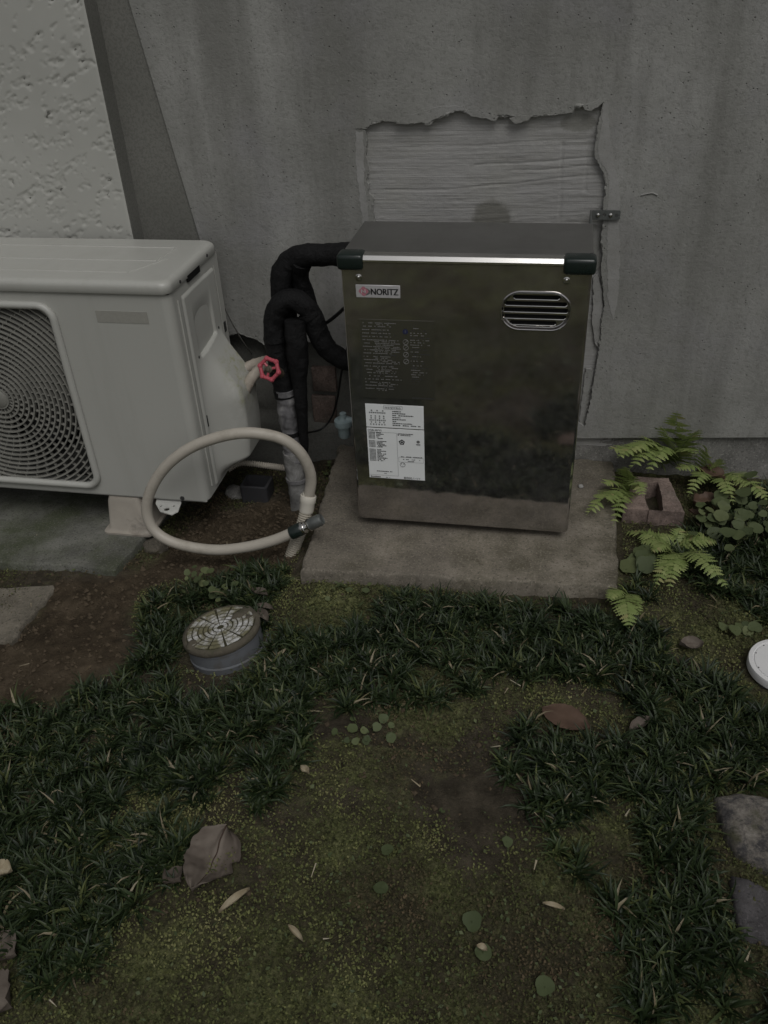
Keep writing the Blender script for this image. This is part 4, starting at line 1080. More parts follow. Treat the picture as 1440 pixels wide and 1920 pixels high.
cable([(-0.0402, 0.17, 0.3494), (-0.068, 0.2, 0.2683), (-0.0874, 0.22, 0.1946), (-0.1092, 0.23, 0.1343), (-0.135, 0.22, 0.1053), (-0.1585, 0.17, 0.1198)], .0026, 'cable', 'thin black cable curving down beside the pale blue strainer cup')
obj('drain_hose', corrug([(-0.3909, 0.2, -0.0191), (-0.3647, 0.21, -0.0055), (-0.3352, 0.22, -0.0094), (-0.2922, 0.22, -0.0128), (-0.2458, 0.21, -0.0098), (-0.2059, 0.2, -0.0088)], .0088, .006), MT['hose'],
    label='off-white ribbed drain hose lying behind the taped pipe column', cat='hose', sharp=60)
# dark plastic drain socket at the wall foot
hc = (-0.3232,0.2104,-0.095)
g = Geo(); ro = [(hc[0] + x, hc[1] + y) for x, y in rrect(-.037, .037, -.032, .032, .008, 4)]; ri = [(hc[0] + x, hc[1] + y) for x, y in rrect(-.031, .031, -.026, .026, .006, 4)]
n = len(ro); rr_ = [[(x, y, -.125) for x, y in ro], [(x, y, -.058) for x, y in ro], [(x, y, -.0565) for x, y in ri], [(x, y, -.10) for x, y in ri]]
g.add([p for q in rr_ for p in q], [(k * n + i, k * n + (i + 1) % n, (k + 1) * n + (i + 1) % n, (k + 1) * n + i) for k in range(3) for i in range(n)] + [tuple(3 * n + i for i in range(n))])
obj('drain_socket', g, MT['hopper'], label='dark grey open plastic drain socket on the soil behind the hose', cat='drain socket', sharp=40)

# beige hose loop with its corrugated conduit
hs = thing('hose_loop', 'beige rubber hose hanging in a wide loop from a corrugated conduit', 'hose', (-0.1526,-0.0676,-0.078))
obj('conduit', corrug([(-0.1562, -0.08, -0.0956), (-0.1514, -0.066, -0.0744), (-0.1365, -0.054, -0.0354), (-0.1228, -0.044, -0.0003), (-0.1151, -0.034, 0.0278), (-0.1096, -0.026, 0.0552)], .0152), MT['conduit'], hs, sharp=75)
cp, cq = Vector((-0.1126,-0.031,0.0363)), Vector((-0.1071,-0.019,0.0741))
cax = (cq - cp).normalized()
obj('collar', Geo().lathe([(.0150, -.006), (.0165, -.002), (.0168, .016), (.0182, .018), (.0186, .031), (.0180, .034), (.0152, .0345), (.0148, .030), (.0135, .030)], cp, cax, 28, caps=False), MT['fitting'], hs, sharp=40)
obj('inner_collar', Geo().lathe([(.0135, .024), (.0142, .037), (.0138, .040), (.0125, .0405)], cp, cax, 28, caps=False), MT['fitting'], hs, sharp=40)
LOOP = [(-0.1099, -0.024, 0.0568), (-0.0984, -0.022, 0.104), (-0.0981, -0.027, 0.145), (-0.112, -0.035, 0.1899), (-0.1383, -0.044, 0.2227), (-0.1758, -0.052, 0.2393), (-0.2263, -0.06, 0.2446), (-0.2865, -0.066, 0.2323), (-0.3503, -0.072, 0.205), (-0.4073, -0.078, 0.1622), (-0.4501, -0.084, 0.1093), (-0.4751, -0.09, 0.053), (-0.4722, -0.096, 0.0049), (-0.4432, -0.101, -0.0256), (-0.39, -0.103, -0.0422), (-0.3191, -0.102, -0.0468), (-0.2474, -0.098, -0.035), (-0.1821, -0.094, -0.0134), (-0.1324, -0.091, 0.0115)]
obj('hose', Geo().tube(even(crom(LOOP, 12), .005), .0124, 20), MT['hose'], hs, sharp=60)
f0, f1 = Vector((-0.1351,-0.091,0.0098)), Vector((-0.062,-0.082,0.0496))
fa = (f1 - f0).normalized(); fl_ = (f1 - f0).length
obj('crimp_sleeve', Geo().lathe([(.0130, 0), (.0152, .001), (.0155, .004), (.0152, fl_ * .34), (.0140, fl_ * .36)], f0, fa, 26), MT['blackcap'], hs, sharp=40)
ch = obj('chrome_coupling', Geo().lathe([(.0135, fl_ * .35), (.0150, fl_ * .37), (.0150, fl_ * .44), (.0125, fl_ * .46), (.0115, fl_ * .52), (.0135, fl_ * .55), (.0152, fl_ * .60), (.0125, fl_ * .62)], f0, fa, 26), MT['chrome'], hs, sharp=40)
obj('grey_nipple', Geo().lathe([(.0125, fl_ * .60), (.0140, fl_ * .64), (.0142, fl_ * .92), (.0125, fl_ * .985), (.0105, fl_), (.0095, fl_ * .99), (.0001, fl_ * .985)], f0, fa, 26, caps=False), MT['galv'], hs, sharp=40)

# ================================================================== DRAIN COVERS
def frame_of(axis):
    A = Vector(axis).normalized(); X = Vector((1, 0, 0)); X = (X - A * X.dot(A)).normalized(); return A, X, A.cross(X)
dc = Vector((-0.2101,-0.368,-0.036)); A, X, Y = frame_of((-.17, .07, 1))
dr = thing('drain_cover', 'tilted white webbed drain lid caked with dirt on a grey pipe collar', 'drain cover', (dc.x, dc.y, -.09))
RD = .079
obj('pipe_collar', Geo().lathe([(RD * .975, -.075), (RD * .975, -.018), (RD * .99, -.017), (RD * .99, -.012)], dc, A, 48), MT['upvc'], dr, sharp=35)
obj('outer_socket', Geo().lathe([(RD * 1.02, -.075), (RD * 1.05, -.042), (RD * 1.00, -.040), (RD * .98, -.046)], dc + X * .006, A, 48, caps=False), MT['upvc'], dr, sharp=35)
def rough_lathe(prof, org, axis, seg, amp, seed):
    g = Geo().lathe(prof, org, axis, seg, caps=False); v = np.array(g.v)
    v += (amp * fbm(v[:, 0] * 90, v[:, 1] * 90, v[:, 2] * 90, seed, 3))[:, None] * np.array([.6, .6, 1.0])
    g.v = [tuple(p) for p in v]; return g
obj('rim', rough_lathe([(RD * .985, -.013), (RD * 1.015, -.011), (RD * 1.022, -.005), (RD * 1.01, .000), (RD * .93, .003), (RD * .905, .001)], dc, A, 72, .0016, 51), MT['ring'], dr, sharp=60)
lid = obj('lid', rough_lathe([(RD * .915, -.002), (RD * .905, .0015), (RD * .5, .0022), (.0005, .0024)], dc, A, 64, .0008, 53), MT['lidbed'], dr, sharp=60)
radii = [.006, .016, .026, .036, .047, .059, RD * .895]
cellg = []
for i in range(len(radii) - 1):
    ns = 12
    for k in range(ns):
        a0, a1 = 2 * pi * k / ns + .03 / (i + 1) + .035, 2 * pi * (k + 1) / ns - .03 / (i + 1) - .035
        r0, r1 = radii[i] + .0014, radii[i + 1] - .0014
        g = Geo(); v = []
        m_ = 3
        for zz_, ins in ((.0012, 0), (.0036, 0), (.0040, .0006)):
            for t in np.linspace(0, 1, m_ + 1):
                a = a0 + (a1 - a0) * t
                v.append(dc + A * zz_ + (X * math.cos(a) + Y * math.sin(a)) * (r1 - ins))
            for t in np.linspace(1, 0, m_ + 1):
                a = a0 + (a1 - a0) * t
                v.append(dc + A * zz_ + (X * math.cos(a) + Y * math.sin(a)) * (r0 + ins))
        n = 2 * (m_ + 1)
        f = [(q * n + j, q * n + (j + 1) % n, (q + 1) * n + (j + 1) % n, (q + 1) * n + j) for q in range(2) for j in range(n)] + [tuple(2 * n + j for j in range(n))]
        g.add(v, f)
        obj('tread_cell', g, MT['lid'], lid, sharp=40)
# clumps of dirt on the lid
def clod(c, r, seed, flat=.6):
    bm = bmesh.new(); bmesh.ops.create_icosphere(bm, subdivisions=3, radius=1)
    bm.verts.index_update(); v = np.array([x.co[:] for x in bm.verts]); f = [[y.index for y in x.verts] for x in bm.faces]; bm.free()
    k = 1 + .55 * fbm(v[:, 0] * 1.7, v[:, 1] * 1.7, v[:, 2] * 1.7, seed, 4)
    v = v * k[:, None] * r * np.array([1, 1, flat])
    return Geo().add(v + np.array(c), f)
obj('dirt_clump', clod(dc + X * .040 + Y * .040 + A * .001, .024, 71, .16), MT['ring'], dr, sharp=180)
obj('dirt_clump', clod(dc + X * .060 + Y * .030 + A * .001, .015, 72, .2), MT['ring'], dr, sharp=180)
obj('dirt_clump', clod(dc - X * .034 - Y * .052 + A * .001, .017, 73, .16), MT['ring'], dr, sharp=180)
rc = Vector((0.8737,-0.3189,-0.028)); A, X, Y = frame_of((-.02, -.05, 1))
dw = thing('white_drain_cap', 'clean white round drain cap on a grey pipe at the right edge of the moss', 'drain cover', (rc.x, rc.y, -.07))
RD = abs((0.8737,-0.3189,-0.028)[0] - (0.8114,-0.3237,-0.028)[0]) * 1.0
obj('pipe_collar', Geo().lathe([(RD * .93, -.10), (RD * .93, -.014)], dc * 0 + rc, A, 44), MT['upvc'], dw, sharp=35)
capo = obj('cap', Geo().lathe([(RD * .95, -.018), (RD, -.016), (RD, -.003), (RD * .98, .0005), (RD * .88, .001), (RD * .86, -.0012), (RD * .83, -.0012), (RD * .81, .0008), (RD * .5, .0010), (.001, .0010)], rc, A, 64, caps=False), MT['lidwhite'], dw, sharp=30)
for a in (2.2, 2.75, 3.5, 4.0):
    c = rc + (X * math.cos(a) + Y * math.sin(a)) * RD * .80 + A * .0012
    obj('cap_notch', Geo().lathe([(.0013, 0), (.0001, .0003)], c, A, 10, caps=False), MT['dark'], capo)

# ================================================================== RED HOLLOW BLOCK
bp = [p[:2] for p in [(0.6005, 0.1366, -0.014), (0.737, 0.1362, -0.014), (0.7127, 0.2804, -0.014), (0.6323, 0.2805, -0.014)]]
hp0 = [p[:2] for p in [(0.6568, 0.2447, -0.014), (0.6864, 0.2602, -0.014), (0.6908, 0.1996, -0.014), (0.6904, 0.1434, -0.014), (0.6798, 0.1268, -0.014), (0.6577, 0.1328, -0.014), (0.6509, 0.1833, -0.014)]]
gp = plate_xz([resample(bp, .012, .0008), resample(hp0, .008, .0006)], -.014, -.125)
gp.v = [(x, z, y) for x, y, z in gp.v]
hb = obj('hollow_block', gp, MT['brickred'], label='weathered red hollow concrete block half sunk among the ferns', cat='concrete block', sharp=30)

# ================================================================== STONES
def boulder(poly, zb, hgt, seed, rings=9):
    L = np.array(resample(poly, .010, .001)); c = L.mean(0); n = len(L); g = Geo(); v = []
    ks = [1.0, 1.0, .985, .95, .88, .76, .6, .42, .22]
    zs = [0, .55, .78, .90, .96, .99, 1, 1, 1]
    for k, z in zip(ks, zs):
        for p in L:
            q = c + (p - c) * k
            d = fbm(q[0] * 22, q[1] * 22, z * 1.5, seed, 4)
            v.append((q[0] + .004 * d * (z > 0), q[1] + .004 * fbm(q[0] * 22, q[1] * 22, z + 9, seed, 3), zb + hgt * z + .008 * float(d) * (z > .3)))
    f = [(a * n + i, a * n + (i + 1) % n, (a + 1) * n + (i + 1) % n, (a + 1) * n + i) for a in range(len(ks) - 1) for i in range(n)]
    g.add(v, f + [tuple((len(ks) - 1) * n + i for i in range(n))])
    return g
obj('garden_stone', boulder([p[:2] for p in [(0.7179, -0.6311, -0.04), (0.7468, -0.6204, -0.04), (0.7988, -0.6225, -0.04), (0.8575, -0.6462, -0.04), (0.8425, -0.7581, -0.04), (0.7991, -0.7566, -0.04), (0.7646, -0.7411, -0.04), (0.7398, -0.7308, -0.04), (0.7255, -0.7054, -0.04), (0.7202, -0.6728, -0.04)]], -.10, .068, 5), MT['stone'],
    label='flat pale speckled stone with mossy edge at the right', cat='stone', sharp=60)
obj('garden_stone', boulder([p[:2] for p in [(0.7259, -0.7615, -0.04), (0.7477, -0.7649, -0.04), (0.7729, -0.7821, -0.04), (0.8119, -0.8046, -0.04), (0.8075, -0.8636, -0.04), (0.7599, -0.8617, -0.04), (0.7291, -0.8592, -0.04), (0.7204, -0.8357, -0.04), (0.72, -0.7949, -0.04)]], -.10, .058, 8), MT['darkstone'],
    label='smaller dull grey stone just below the pale speckled stone', cat='stone', sharp=60)
obj('rubble_stone', clod((-0.5115,-0.0302,-0.105), .030, 81, .5), MT['slab2'], label='rough brown rubble lump against the slab corner under the hose', cat='stone', sharp=180)
obj('rubble_stone', clod((-0.3923,0.2172,-0.105), .026, 84, .8), MT['base'], label='grey rubble lump left of the dark drain socket', cat='stone', sharp=180)
def on_ground(px): return np.array([px[0], px[1], float(gz(px[0], px[1]))])
obj('pebble', clod((0.5035,0.2251,-0.018), .0062, 86, .7), MT['mortar'], label='small pale pebble on the pad right of the heater', cat='pebble', sharp=180)

# ================================================================== LEAVES
def leaf_geo(base, tip, width, curl=.15, wave=.1, seed=0, nrm=(0, 0, 1), nu=16, nv=9, fold=.0, shape=1.0, notch=.0, skew=0):
    b, t = np.array(base, float), np.array(tip, float); d = t - b; Lg = np.linalg.norm(d); d /= Lg
    s_ = np.cross(nrm, d); s_ /= np.linalg.norm(s_); up = np.cross(d, s_)
    u, v = np.meshgrid(np.linspace(0, 1, nu), np.linspace(-1, 1, nv), indexing='ij')
    w = width * .5 * (np.sin(pi * np.clip(u, 0, 1) ** shape) ** .75 + .015)
    w = w * (1 + .10 * fbm(u * 3, np.sign(v) * 2, 0, seed, 2)) * (1 - notch * np.clip(fbm(u * 9, np.sign(v) * 5, 1, seed, 2), 0, 1))
    hgt = curl * width * v ** 2 + fold * width * np.abs(v) + wave * width * fbm(u * 2.2, v * 1.3, 0, seed + 3, 3) + .10 * Lg * np.sin(pi * u) * curl + .02 * width * np.cos(u * 40 - np.abs(v) * 6) * np.abs(v)
    P = b + d * (u * Lg)[..., None] + s_ * (v * w + skew * w * u)[..., None] + up * hgt[..., None]
    global MID
    MID = P[:, nv // 2] + up * .0006
    return Geo().sheet(P), (np.clip(.5 + .35 * fbm(u * 4, v * 2, 0, seed + 9, 3) + .2 * (np.abs(v) < .12), 0, 1)).ravel()
def leaf(p0, p1, width, mat, label, z=.004, name='fallen_leaf', cat='leaf', **kw):
    b, t = on_ground(p0), on_ground(p1); b[2] += z; t[2] += z
    g, tint = leaf_geo(b, t, width, **kw)
    return obj(name, g, MT[mat], label=label, cat=cat, sharp=180, attrs=dict(tint=tint))
def GXY(p): return p
leaf([(0.4397,-0.4786)][0], [(0.5243,-0.5183)][0], .056, 'redleaf', 'large reddish brown oval leaf lying flat on the moss', .010, curl=.05, wave=.10, seed=3, shape=.9)
b_, t_ = [(-0.0354,-0.8182)][0], [(-0.0525,-0.9281)][0]
cl = thing('crumpled_leaf', 'big crumpled grey-brown dead leaf lying at the grass edge', 'leaf', (*((np.array(b_) + np.array(t_)) / 2), -.09))
bb, tt = on_ground(b_), on_ground(t_); bb[2] += .016; tt[2] += .014
g, tn = leaf_geo(bb, tt, .086, curl=.10, wave=.30, seed=14, nu=34, nv=23, notch=.25, shape=.8)
obj('blade', g, MT['deadleaf'], cl, sharp=180, attrs=dict(tint=tn))
obj('midrib', Geo().tube(MID, np.linspace(.0014, .0004, len(MID)), 6), MT['redleaf'], cl, sharp=180)
g, tn = leaf_geo(on_ground([(-0.1081,-0.8957)][0]) + [0, 0, .008], on_ground([(-0.0774,-0.9115)][0]) + [0, 0, .012], .034, curl=.3, wave=.3, seed=17)
obj('torn_piece', g, MT['deadleaf'], cl, sharp=180, attrs=dict(tint=tn * .6))
leaf([(-0.0037,-0.951)][0], [(0.0281,-0.9062)][0], .012, 'straw', 'long pale bamboo leaf below the big crumpled leaf', .010, curl=.5, wave=.05, seed=21, name='bamboo_leaf')
leaf([(0.0994,-0.9494)][0], [(0.1267,-0.9678)][0], .009, 'straw', 'short pale bamboo leaf in the lower moss left of centre', .010, curl=.6, wave=.05, seed=23, name='bamboo_leaf')
leaf([(0.4544,-0.8567)][0], [(0.4864,-0.8605)][0], .008, 'straw', 'narrow pale bamboo leaf in the lower moss right of centre', .010, curl=.5, wave=.05, seed=25, name='bamboo_leaf')
leaf([(-0.0778,-0.4401)][0], [(-0.0624,-0.4024)][0], .010, 'straw', 'tan slip of bamboo leaf just right of the webbed drain lid', .014, curl=.5, wave=.05, seed=27, name='bamboo_leaf')
leaf([(0.0447,-0.6804)][0], [(0.0623,-0.6899)][0], .013, 'straw', 'tiny white leaf scrap on bare moss below the left grass', .012, curl=.5, wave=.3, seed=29)
leaf([(-0.1935,-0.2207)][0], [(-0.15,-0.2426)][0], .022, 'deadleaf', 'tan dry leaf above the webbed drain lid', .024, curl=.25, wave=.2, seed=31)
leaf([(-0.167,-0.2704)][0], [(-0.1244,-0.2852)][0], .016, 'deadleaf', 'pinkish grey curled leaf touching the right of the webbed lid', .020, curl=.4, wave=.2, seed=33)
leaf([(-0.1572,-0.2853)][0], [(-0.1238,-0.3254)][0], .020, 'deadleaf', 'second curled grey leaf tucked beside the webbed lid', .016, curl=.4, wave=.2, seed=35)
leaf([(-0.3653,-1.0191)][0], [(-0.2967,-1.0321)][0], .055, 'deadleaf', 'pale brown leaf cut by the left edge near the bottom corner', .012, curl=.2, wave=.3, seed=37, notch=.3)
leaf([(-0.3243,-1.0963)][0], [(-0.2621,-1.1019)][0], .075, 'deadleaf', 'ragged pinkish leaf in the bottom left corner', .012, curl=.2, wave=.35, seed=39, notch=.4)
leaf([(-0.386,-0.9286)][0], [(-0.3596,-0.9219)][0], .03, 'straw', 'yellowish dry leaf caught in grass at the left edge', .045, curl=.4, wave=.4, seed=41, notch=.3)
leaf([(0.6905,-0.2916)][0], [(0.7357,-0.2836)][0], .034, 'deadleaf', 'brown bark-like leaf in the moss left of the white drain cap', .014, curl=.35, wave=.2, seed=43)
leaf([(0.784,0.3339)][0], [(0.8393,0.2683)][0], .062, 'redleaf', 'curled dark brown leaf standing behind the red block', .040, curl=.22, wave=.30, seed=45, notch=.45)
leaf([(0.7636,0.2015)][0], [(0.825,0.2205)][0], .055, 'redleaf', 'crumpled dark brown leaf right of the red block', .024, curl=.25, wave=.40, seed=47, notch=.5)
leaf([(0.745,0.1441)][0], [(0.786,0.1175)][0], .022, 'redleaf', 'narrow rusty leaf in front of the red block', .035, curl=.4, wave=.3, seed=49)
leaf([(0.5897,-0.5156)][0], [(0.6247,-0.4835)][0], .022, 'deadleaf', 'small rust-spotted leaf right of the large reddish leaf', .014, curl=.3, wave=.3, seed=53)
leaf([(0.3675,-0.9385)][0], [(0.3827,-0.9427)][0], .010, 'straw', 'tiny yellow leaf tip beside the round leaf in the moss', .016, curl=.5, wave=.3, seed=55)

# ================================================================== FERNS
def frond_geo(base, tip, width, arch, seed, pairs=13):
    pairs += 2
    rs = np.random.default_rng(seed)
    b, t = np.array(base, float), np.array(tip, float); Lg = np.linalg.norm(t - b)
    u = np.linspace(0, 1, pairs + 3); P = b + (t - b) * u[:, None]; P[:, 2] += arch * Lg * np.sin(pi * u ** .8)
    dense = crom(P, 4)
    g = Geo().tube(dense, np.linspace(.0011, .0004, len(dense)), 5); tint = [.25] * len(g.v)
    T = np.gradient(P, axis=0); T /= np.linalg.norm(T, axis=1)[:, None]
    for i in range(2, pairs + 3):
        uu = u[i]; d = T[i]; s_ = np.cross(d, [0, 0, 1.0]); s_ /= np.linalg.norm(s_); up = np.cross(s_, d)
        ln = width * .64 * (1 - uu) ** .62 * min(1, .55 + uu * 2.2)
        for sg in (-1, 1):
            if rs.random() < .05: continue
            ax_ = s_ * sg * .93 + d * (.36 + rs.normal(0, .05)) - up * (.10 + rs.normal(0, .10)); ax_ /= np.linalg.norm(ax_)
            wd = np.cross(up, ax_); wd /= np.linalg.norm(wd)
            L_ = ln * rs.uniform(.85, 1.1) + .002; W = min(L_ * .40, Lg / pairs * .62)
            o = P[i]; K = 5; v = [o]; vt = []
            for k in range(K):                                   # toothed edge
                q = (k + .15) / K; e = (k + .75) / K
                wq = W * (1 - q ** 1.6) * (1.0 if k else .8)
                vt.append((q, wq * .52)); vt.append((e, wq * 1.0))
            up_ = [o + ax_ * L_ * a + wd * w_ - up * .10 * L_ * a * a for a, w_ in vt]
            dn_ = [o + ax_ * L_ * a - wd * w_ - up * .10 * L_ * a * a for a, w_ in vt]
            mid = [o + ax_ * L_ * a + up * (.0008 - .10 * L_ * a * a) for a, w_ in vt]
            tipp = o + ax_ * L_ * 1.03 - up * .10 * L_
            n = len(vt); off = len(g.v)
            pts = mid + up_ + dn_ + [tipp]
            f = [(k, k + 1, n + k + 1, n + k) for k in range(n - 1)] + [(k + 1, k, 2 * n + k, 2 * n + k + 1) for k in range(n - 1)] + [(n - 1, 3 * n, 2 * n - 1), (3 * n, n - 1, 3 * n - 1)]
            g.add(pts, f)
            c0 = np.clip(rs.normal(.45, .18) + .25 * uu, 0, .95); tint += [c0] * len(pts)
    return g, tint
def fern(basepx, label, fronds, seed):
    b = on_ground(basepx)
    t = thing('fern', label, 'fern', tuple(b), 'ferns growing by the red block')
    for k, (tip, width, arch, pairs) in enumerate(fronds):
        bb = b + np.array([RNG.normal(0, .006), RNG.normal(0, .006), -.004])
        g, tint = frond_geo(bb, tip, width, arch, seed + k, pairs)
        obj('frond', g, MT['fern'], t, sharp=180, attrs=dict(tint=tint))
F = 'y'
fern([(0.7322,0.3913)][0], 'tallest fern, rising against the wall behind the red block', [
    ((0.7119,0.315,0.1504), .115, .06, 14), ((0.7643,0.3,0.1131), .09, .10, 12), ((0.5787,0.2,0.0838), .085, .22, 14), ((0.5646,0.29,0.0532), .095, .12, 14), ((0.6398,0.3,0.0879), .08, .12, 12), ((0.7376,0.27,0.0721), .07, .15, 10), ((0.6511,0.2,0.0497), .07, .3, 10), ((0.6178,0.26,0.0801), .08, .16, 12), ((0.6805,0.31,0.1111), .07, .08, 12), ((0.7568,0.24,0.0838), .07, .18, 10), ((0.6063,0.18,0.0661), .07, .2, 11)], 100)
fern([(0.6227,0.2415)][0], 'small fern overhanging the right edge of the heater pad', [
    ((0.5143,0.06,0.0133), .070, .18, 12), ((0.5983,0.2,0.059), .07, .16, 11), ((0.5479,0.18,0.025), .062, .18, 10), ((0.6341,0.1,0.0471), .060, .28, 9), ((0.5742,0.05,-0.0038), .055, .2, 8), ((0.5623,0.12,0.0134), .06, .2, 9)], 120)
fern([(0.82,0.3383)][0], 'fern with a long frond reaching right along the wall foot', [
    ((0.7915,0.33,0.0539), .085, .05, 14), ((0.93,0.2,-0.0096), .085, .20, 15), ((0.7246,0.27,0.0192), .06, .2, 10), ((0.8522,0.26,0.0049), .06, .15, 10), ((0.7455,0.18,0.0034), .05, .25, 9), ((0.8841,0.25,0.0062), .06, .2, 11), ((0.8271,0.31,0.0323), .06, .1, 11), ((0.7656,0.27,0.0072), .06, .16, 10), ((0.8454,0.17,-0.004), .06, .2, 10)], 140)
fern([(0.7081,0.0262)][0], 'low spreading fern just in front of the red block', [
    ((0.6051,0.08,-0.0417), .062, .22, 11), ((0.6546,-0.02,-0.0165), .050, .3, 9), ((0.795,-0.125,-0.0162), .066, .22, 14), ((0.7732,0.08,-0.0291), .06, .2, 10), ((0.6544,-0.135,-0.0209), .06, .15, 10), ((0.716,-0.08,-0.0185), .055, .2, 10), ((0.7223,0.08,-0.019), .055, .2, 9), ((0.7824,0.02,-0.0428), .05, .2, 9), ((0.6339,0.03,-0.028), .06, .25, 10), ((0.6826,-0.14,-0.0207), .055, .16, 10), ((0.7976,0.04,-0.0196), .065, .22, 11), ((0.6811,0.06,-0.0232), .055, .25, 9)], 160)
fern([(0.5986,-0.1328)][0], 'lone small fern at the front right corner of the pad', [
    ((0.596,-0.28,-0.0098), .072, .22, 11), ((0.5584,-0.195,-0.0159), .050, .25, 7), ((0.5858,-0.15,-0.0134), .035, .2, 7), ((0.6191,-0.23,-0.0151), .04, .2, 7)], 180)

SPOT = [(0.357, -0.9028), (0.3768, -0.943), (0.4619, -0.9767), (0.2201, -0.874), (0.219, -0.8118), (0.3972, -0.7664)]
# ================================================================== ROUND LEAVED PLANTS
def disc_leaf(c, r, tiltv, seed, heart=.25):
    rs = np.random.default_rng(seed); n = 14; a0 = rs.uniform(0, 2 * pi)
    N = Vector(tiltv).normalized(); X = N.orthogonal().normalized(); Y = N.cross(X); c = Vector(c)
    v = [c - N * r * .12]; 
    for k in range(n):
        a = 2 * pi * k / n; rr = r * (1 - heart * math.exp(-((a - pi) / .5) ** 2) + .12 * math.exp(-(min(a, 2 * pi - a) / .4) ** 2)) * (1 + .05 * rs.normal())
        v.append(c + X * rr * math.cos(a + a0) + Y * rr * math.sin(a + a0) + N * rs.normal(0, .05) * r)
    return Geo().add(v, [(0, 1 + k, 1 + (k + 1) % n) for k in range(n)])
def leafy(name, label, cat, centre, pts, seed, group=None, zr=(.02, .05)):
    rs = np.random.default_rng(seed); b = on_ground(centre)
    t = thing(name, label, cat, tuple(b), group)
    for k, (p, r) in enumerate(pts):
        q = on_ground(p); h = rs.uniform(*zr); q[2] += h
        nrm = (rs.normal(0, .28), rs.normal(-.15, .28), 1)
        g = disc_leaf(q, r, nrm, seed * 50 + k)
        foot = b * .35 + on_ground(p) * .65
        nl = len(g.v); g.tube([(foot[0], foot[1], float(gz(foot[0], foot[1])) - .002), tuple(q - np.array([0, 0, r * .1]))], .0008, 4)
        obj('leaf', g, MT['roundleaf'], t, sharp=180, attrs=dict(tint=[float(np.clip(rs.normal(.45, .25), 0, 1))] * len(g.v)))
def scat(poly_c, n, sx, sy, r0, r1, seed):
    rs = np.random.default_rng(seed)
    return [((poly_c[0] + rs.normal(0, sx), poly_c[1] + rs.normal(0, sy)), rs.uniform(r0, r1)) for _ in range(n)]
c = [(0.8692,0.1076)][0]; leafy('creeping_plant', 'dense patch of round-leaved creeper right of the ferns', 'plant', c, scat(c, 38, .045, .065, .009, .019, 5), 5, None, (.03, .075))
c = [(0.7931,0.0977)][0]; leafy('creeping_plant', 'pale round-leaved creeper between the low fern and the dense patch', 'plant', c, scat(c, 16, .03, .03, .009, .017, 6), 6, None, (.03, .07))
c = [(0.6396,-0.033)][0]; leafy('creeping_plant', 'two broad dark leaves beside the pad below the red block', 'plant', c, scat(c, 5, .03, .02, .018, .026, 7), 7, None, (.012, .03))
c = [(0.1356,-0.5723)][0]; leafy('creeping_plant', 'flat cluster of pale broad leaves at the top of the bare moss', 'plant', c, scat(c, 13, .030, .018, .005, .0105, 8), 8, None, (.006, .018))
c = [(-0.3312,-0.1849)][0]; leafy('creeping_plant', 'small yellowish weed in grass behind the webbed drain lid', 'plant', c, scat(c, 14, .035, .014, .005, .010, 9), 9, None, (.025, .06))
c = [(-0.2595,-0.2192)][0]; leafy('creeping_plant', 'bright green weed touching the back of the webbed drain lid', 'plant', c, scat(c, 10, .02, .018, .005, .010, 10), 10, None, (.02, .05))
c = [(-0.1331,0.2969)][0]; leafy('creeping_plant', 'tiny green weed beside the pad under the strainer cup', 'plant', c, scat(c, 12, .012, .02, .004, .008, 11), 11, None, (.004, .02))
c = [(0.813,-0.218)][0]; leafy('creeping_plant', 'pale yellow leaved weed just above the white drain cap', 'plant', c, scat(c, 6, .016, .008, .008, .014, 12), 12, None, (.008, .02))
c = [(0.0037,-0.2094)][0]; leafy('creeping_plant', 'little round-leaved weed under the front left corner of the pad', 'plant', c, scat(c, 9, .03, .014, .005, .009, 13), 13, None, (.008, .022))
for k, (px, py, r, lb) in enumerate([(884,1740,.0145,'large round grey-green leaf in the lower moss'), (905,1796,.012,'drooping oval leaf just below the large round leaf'), (1020,1862,.0135,'pale round leaf near the bottom edge of the moss'), (715,1678,.011,'round leaf in the middle of the lower moss'), (728,1608,.010,'heart-shaped leaf above the middle of the lower moss'), (950,1590,.009,'small heart leaf near the right grass clump')]):
    q = on_ground(SPOT[k])
    q[2] += .014
    g = disc_leaf(q, r, (RNG.normal(0, .12), RNG.normal(-.1, .1), 1), 900 + k)
    g.tube([(q[0] + .004, q[1] - .015, q[2] - .016), tuple(q)], .0008, 4)
    obj('round_leaf', g, MT['roundleaf'], label=lb, cat='leaf', sharp=180, attrs=dict(tint=[.12 + .1 * (k % 3)] * len(g.v)))

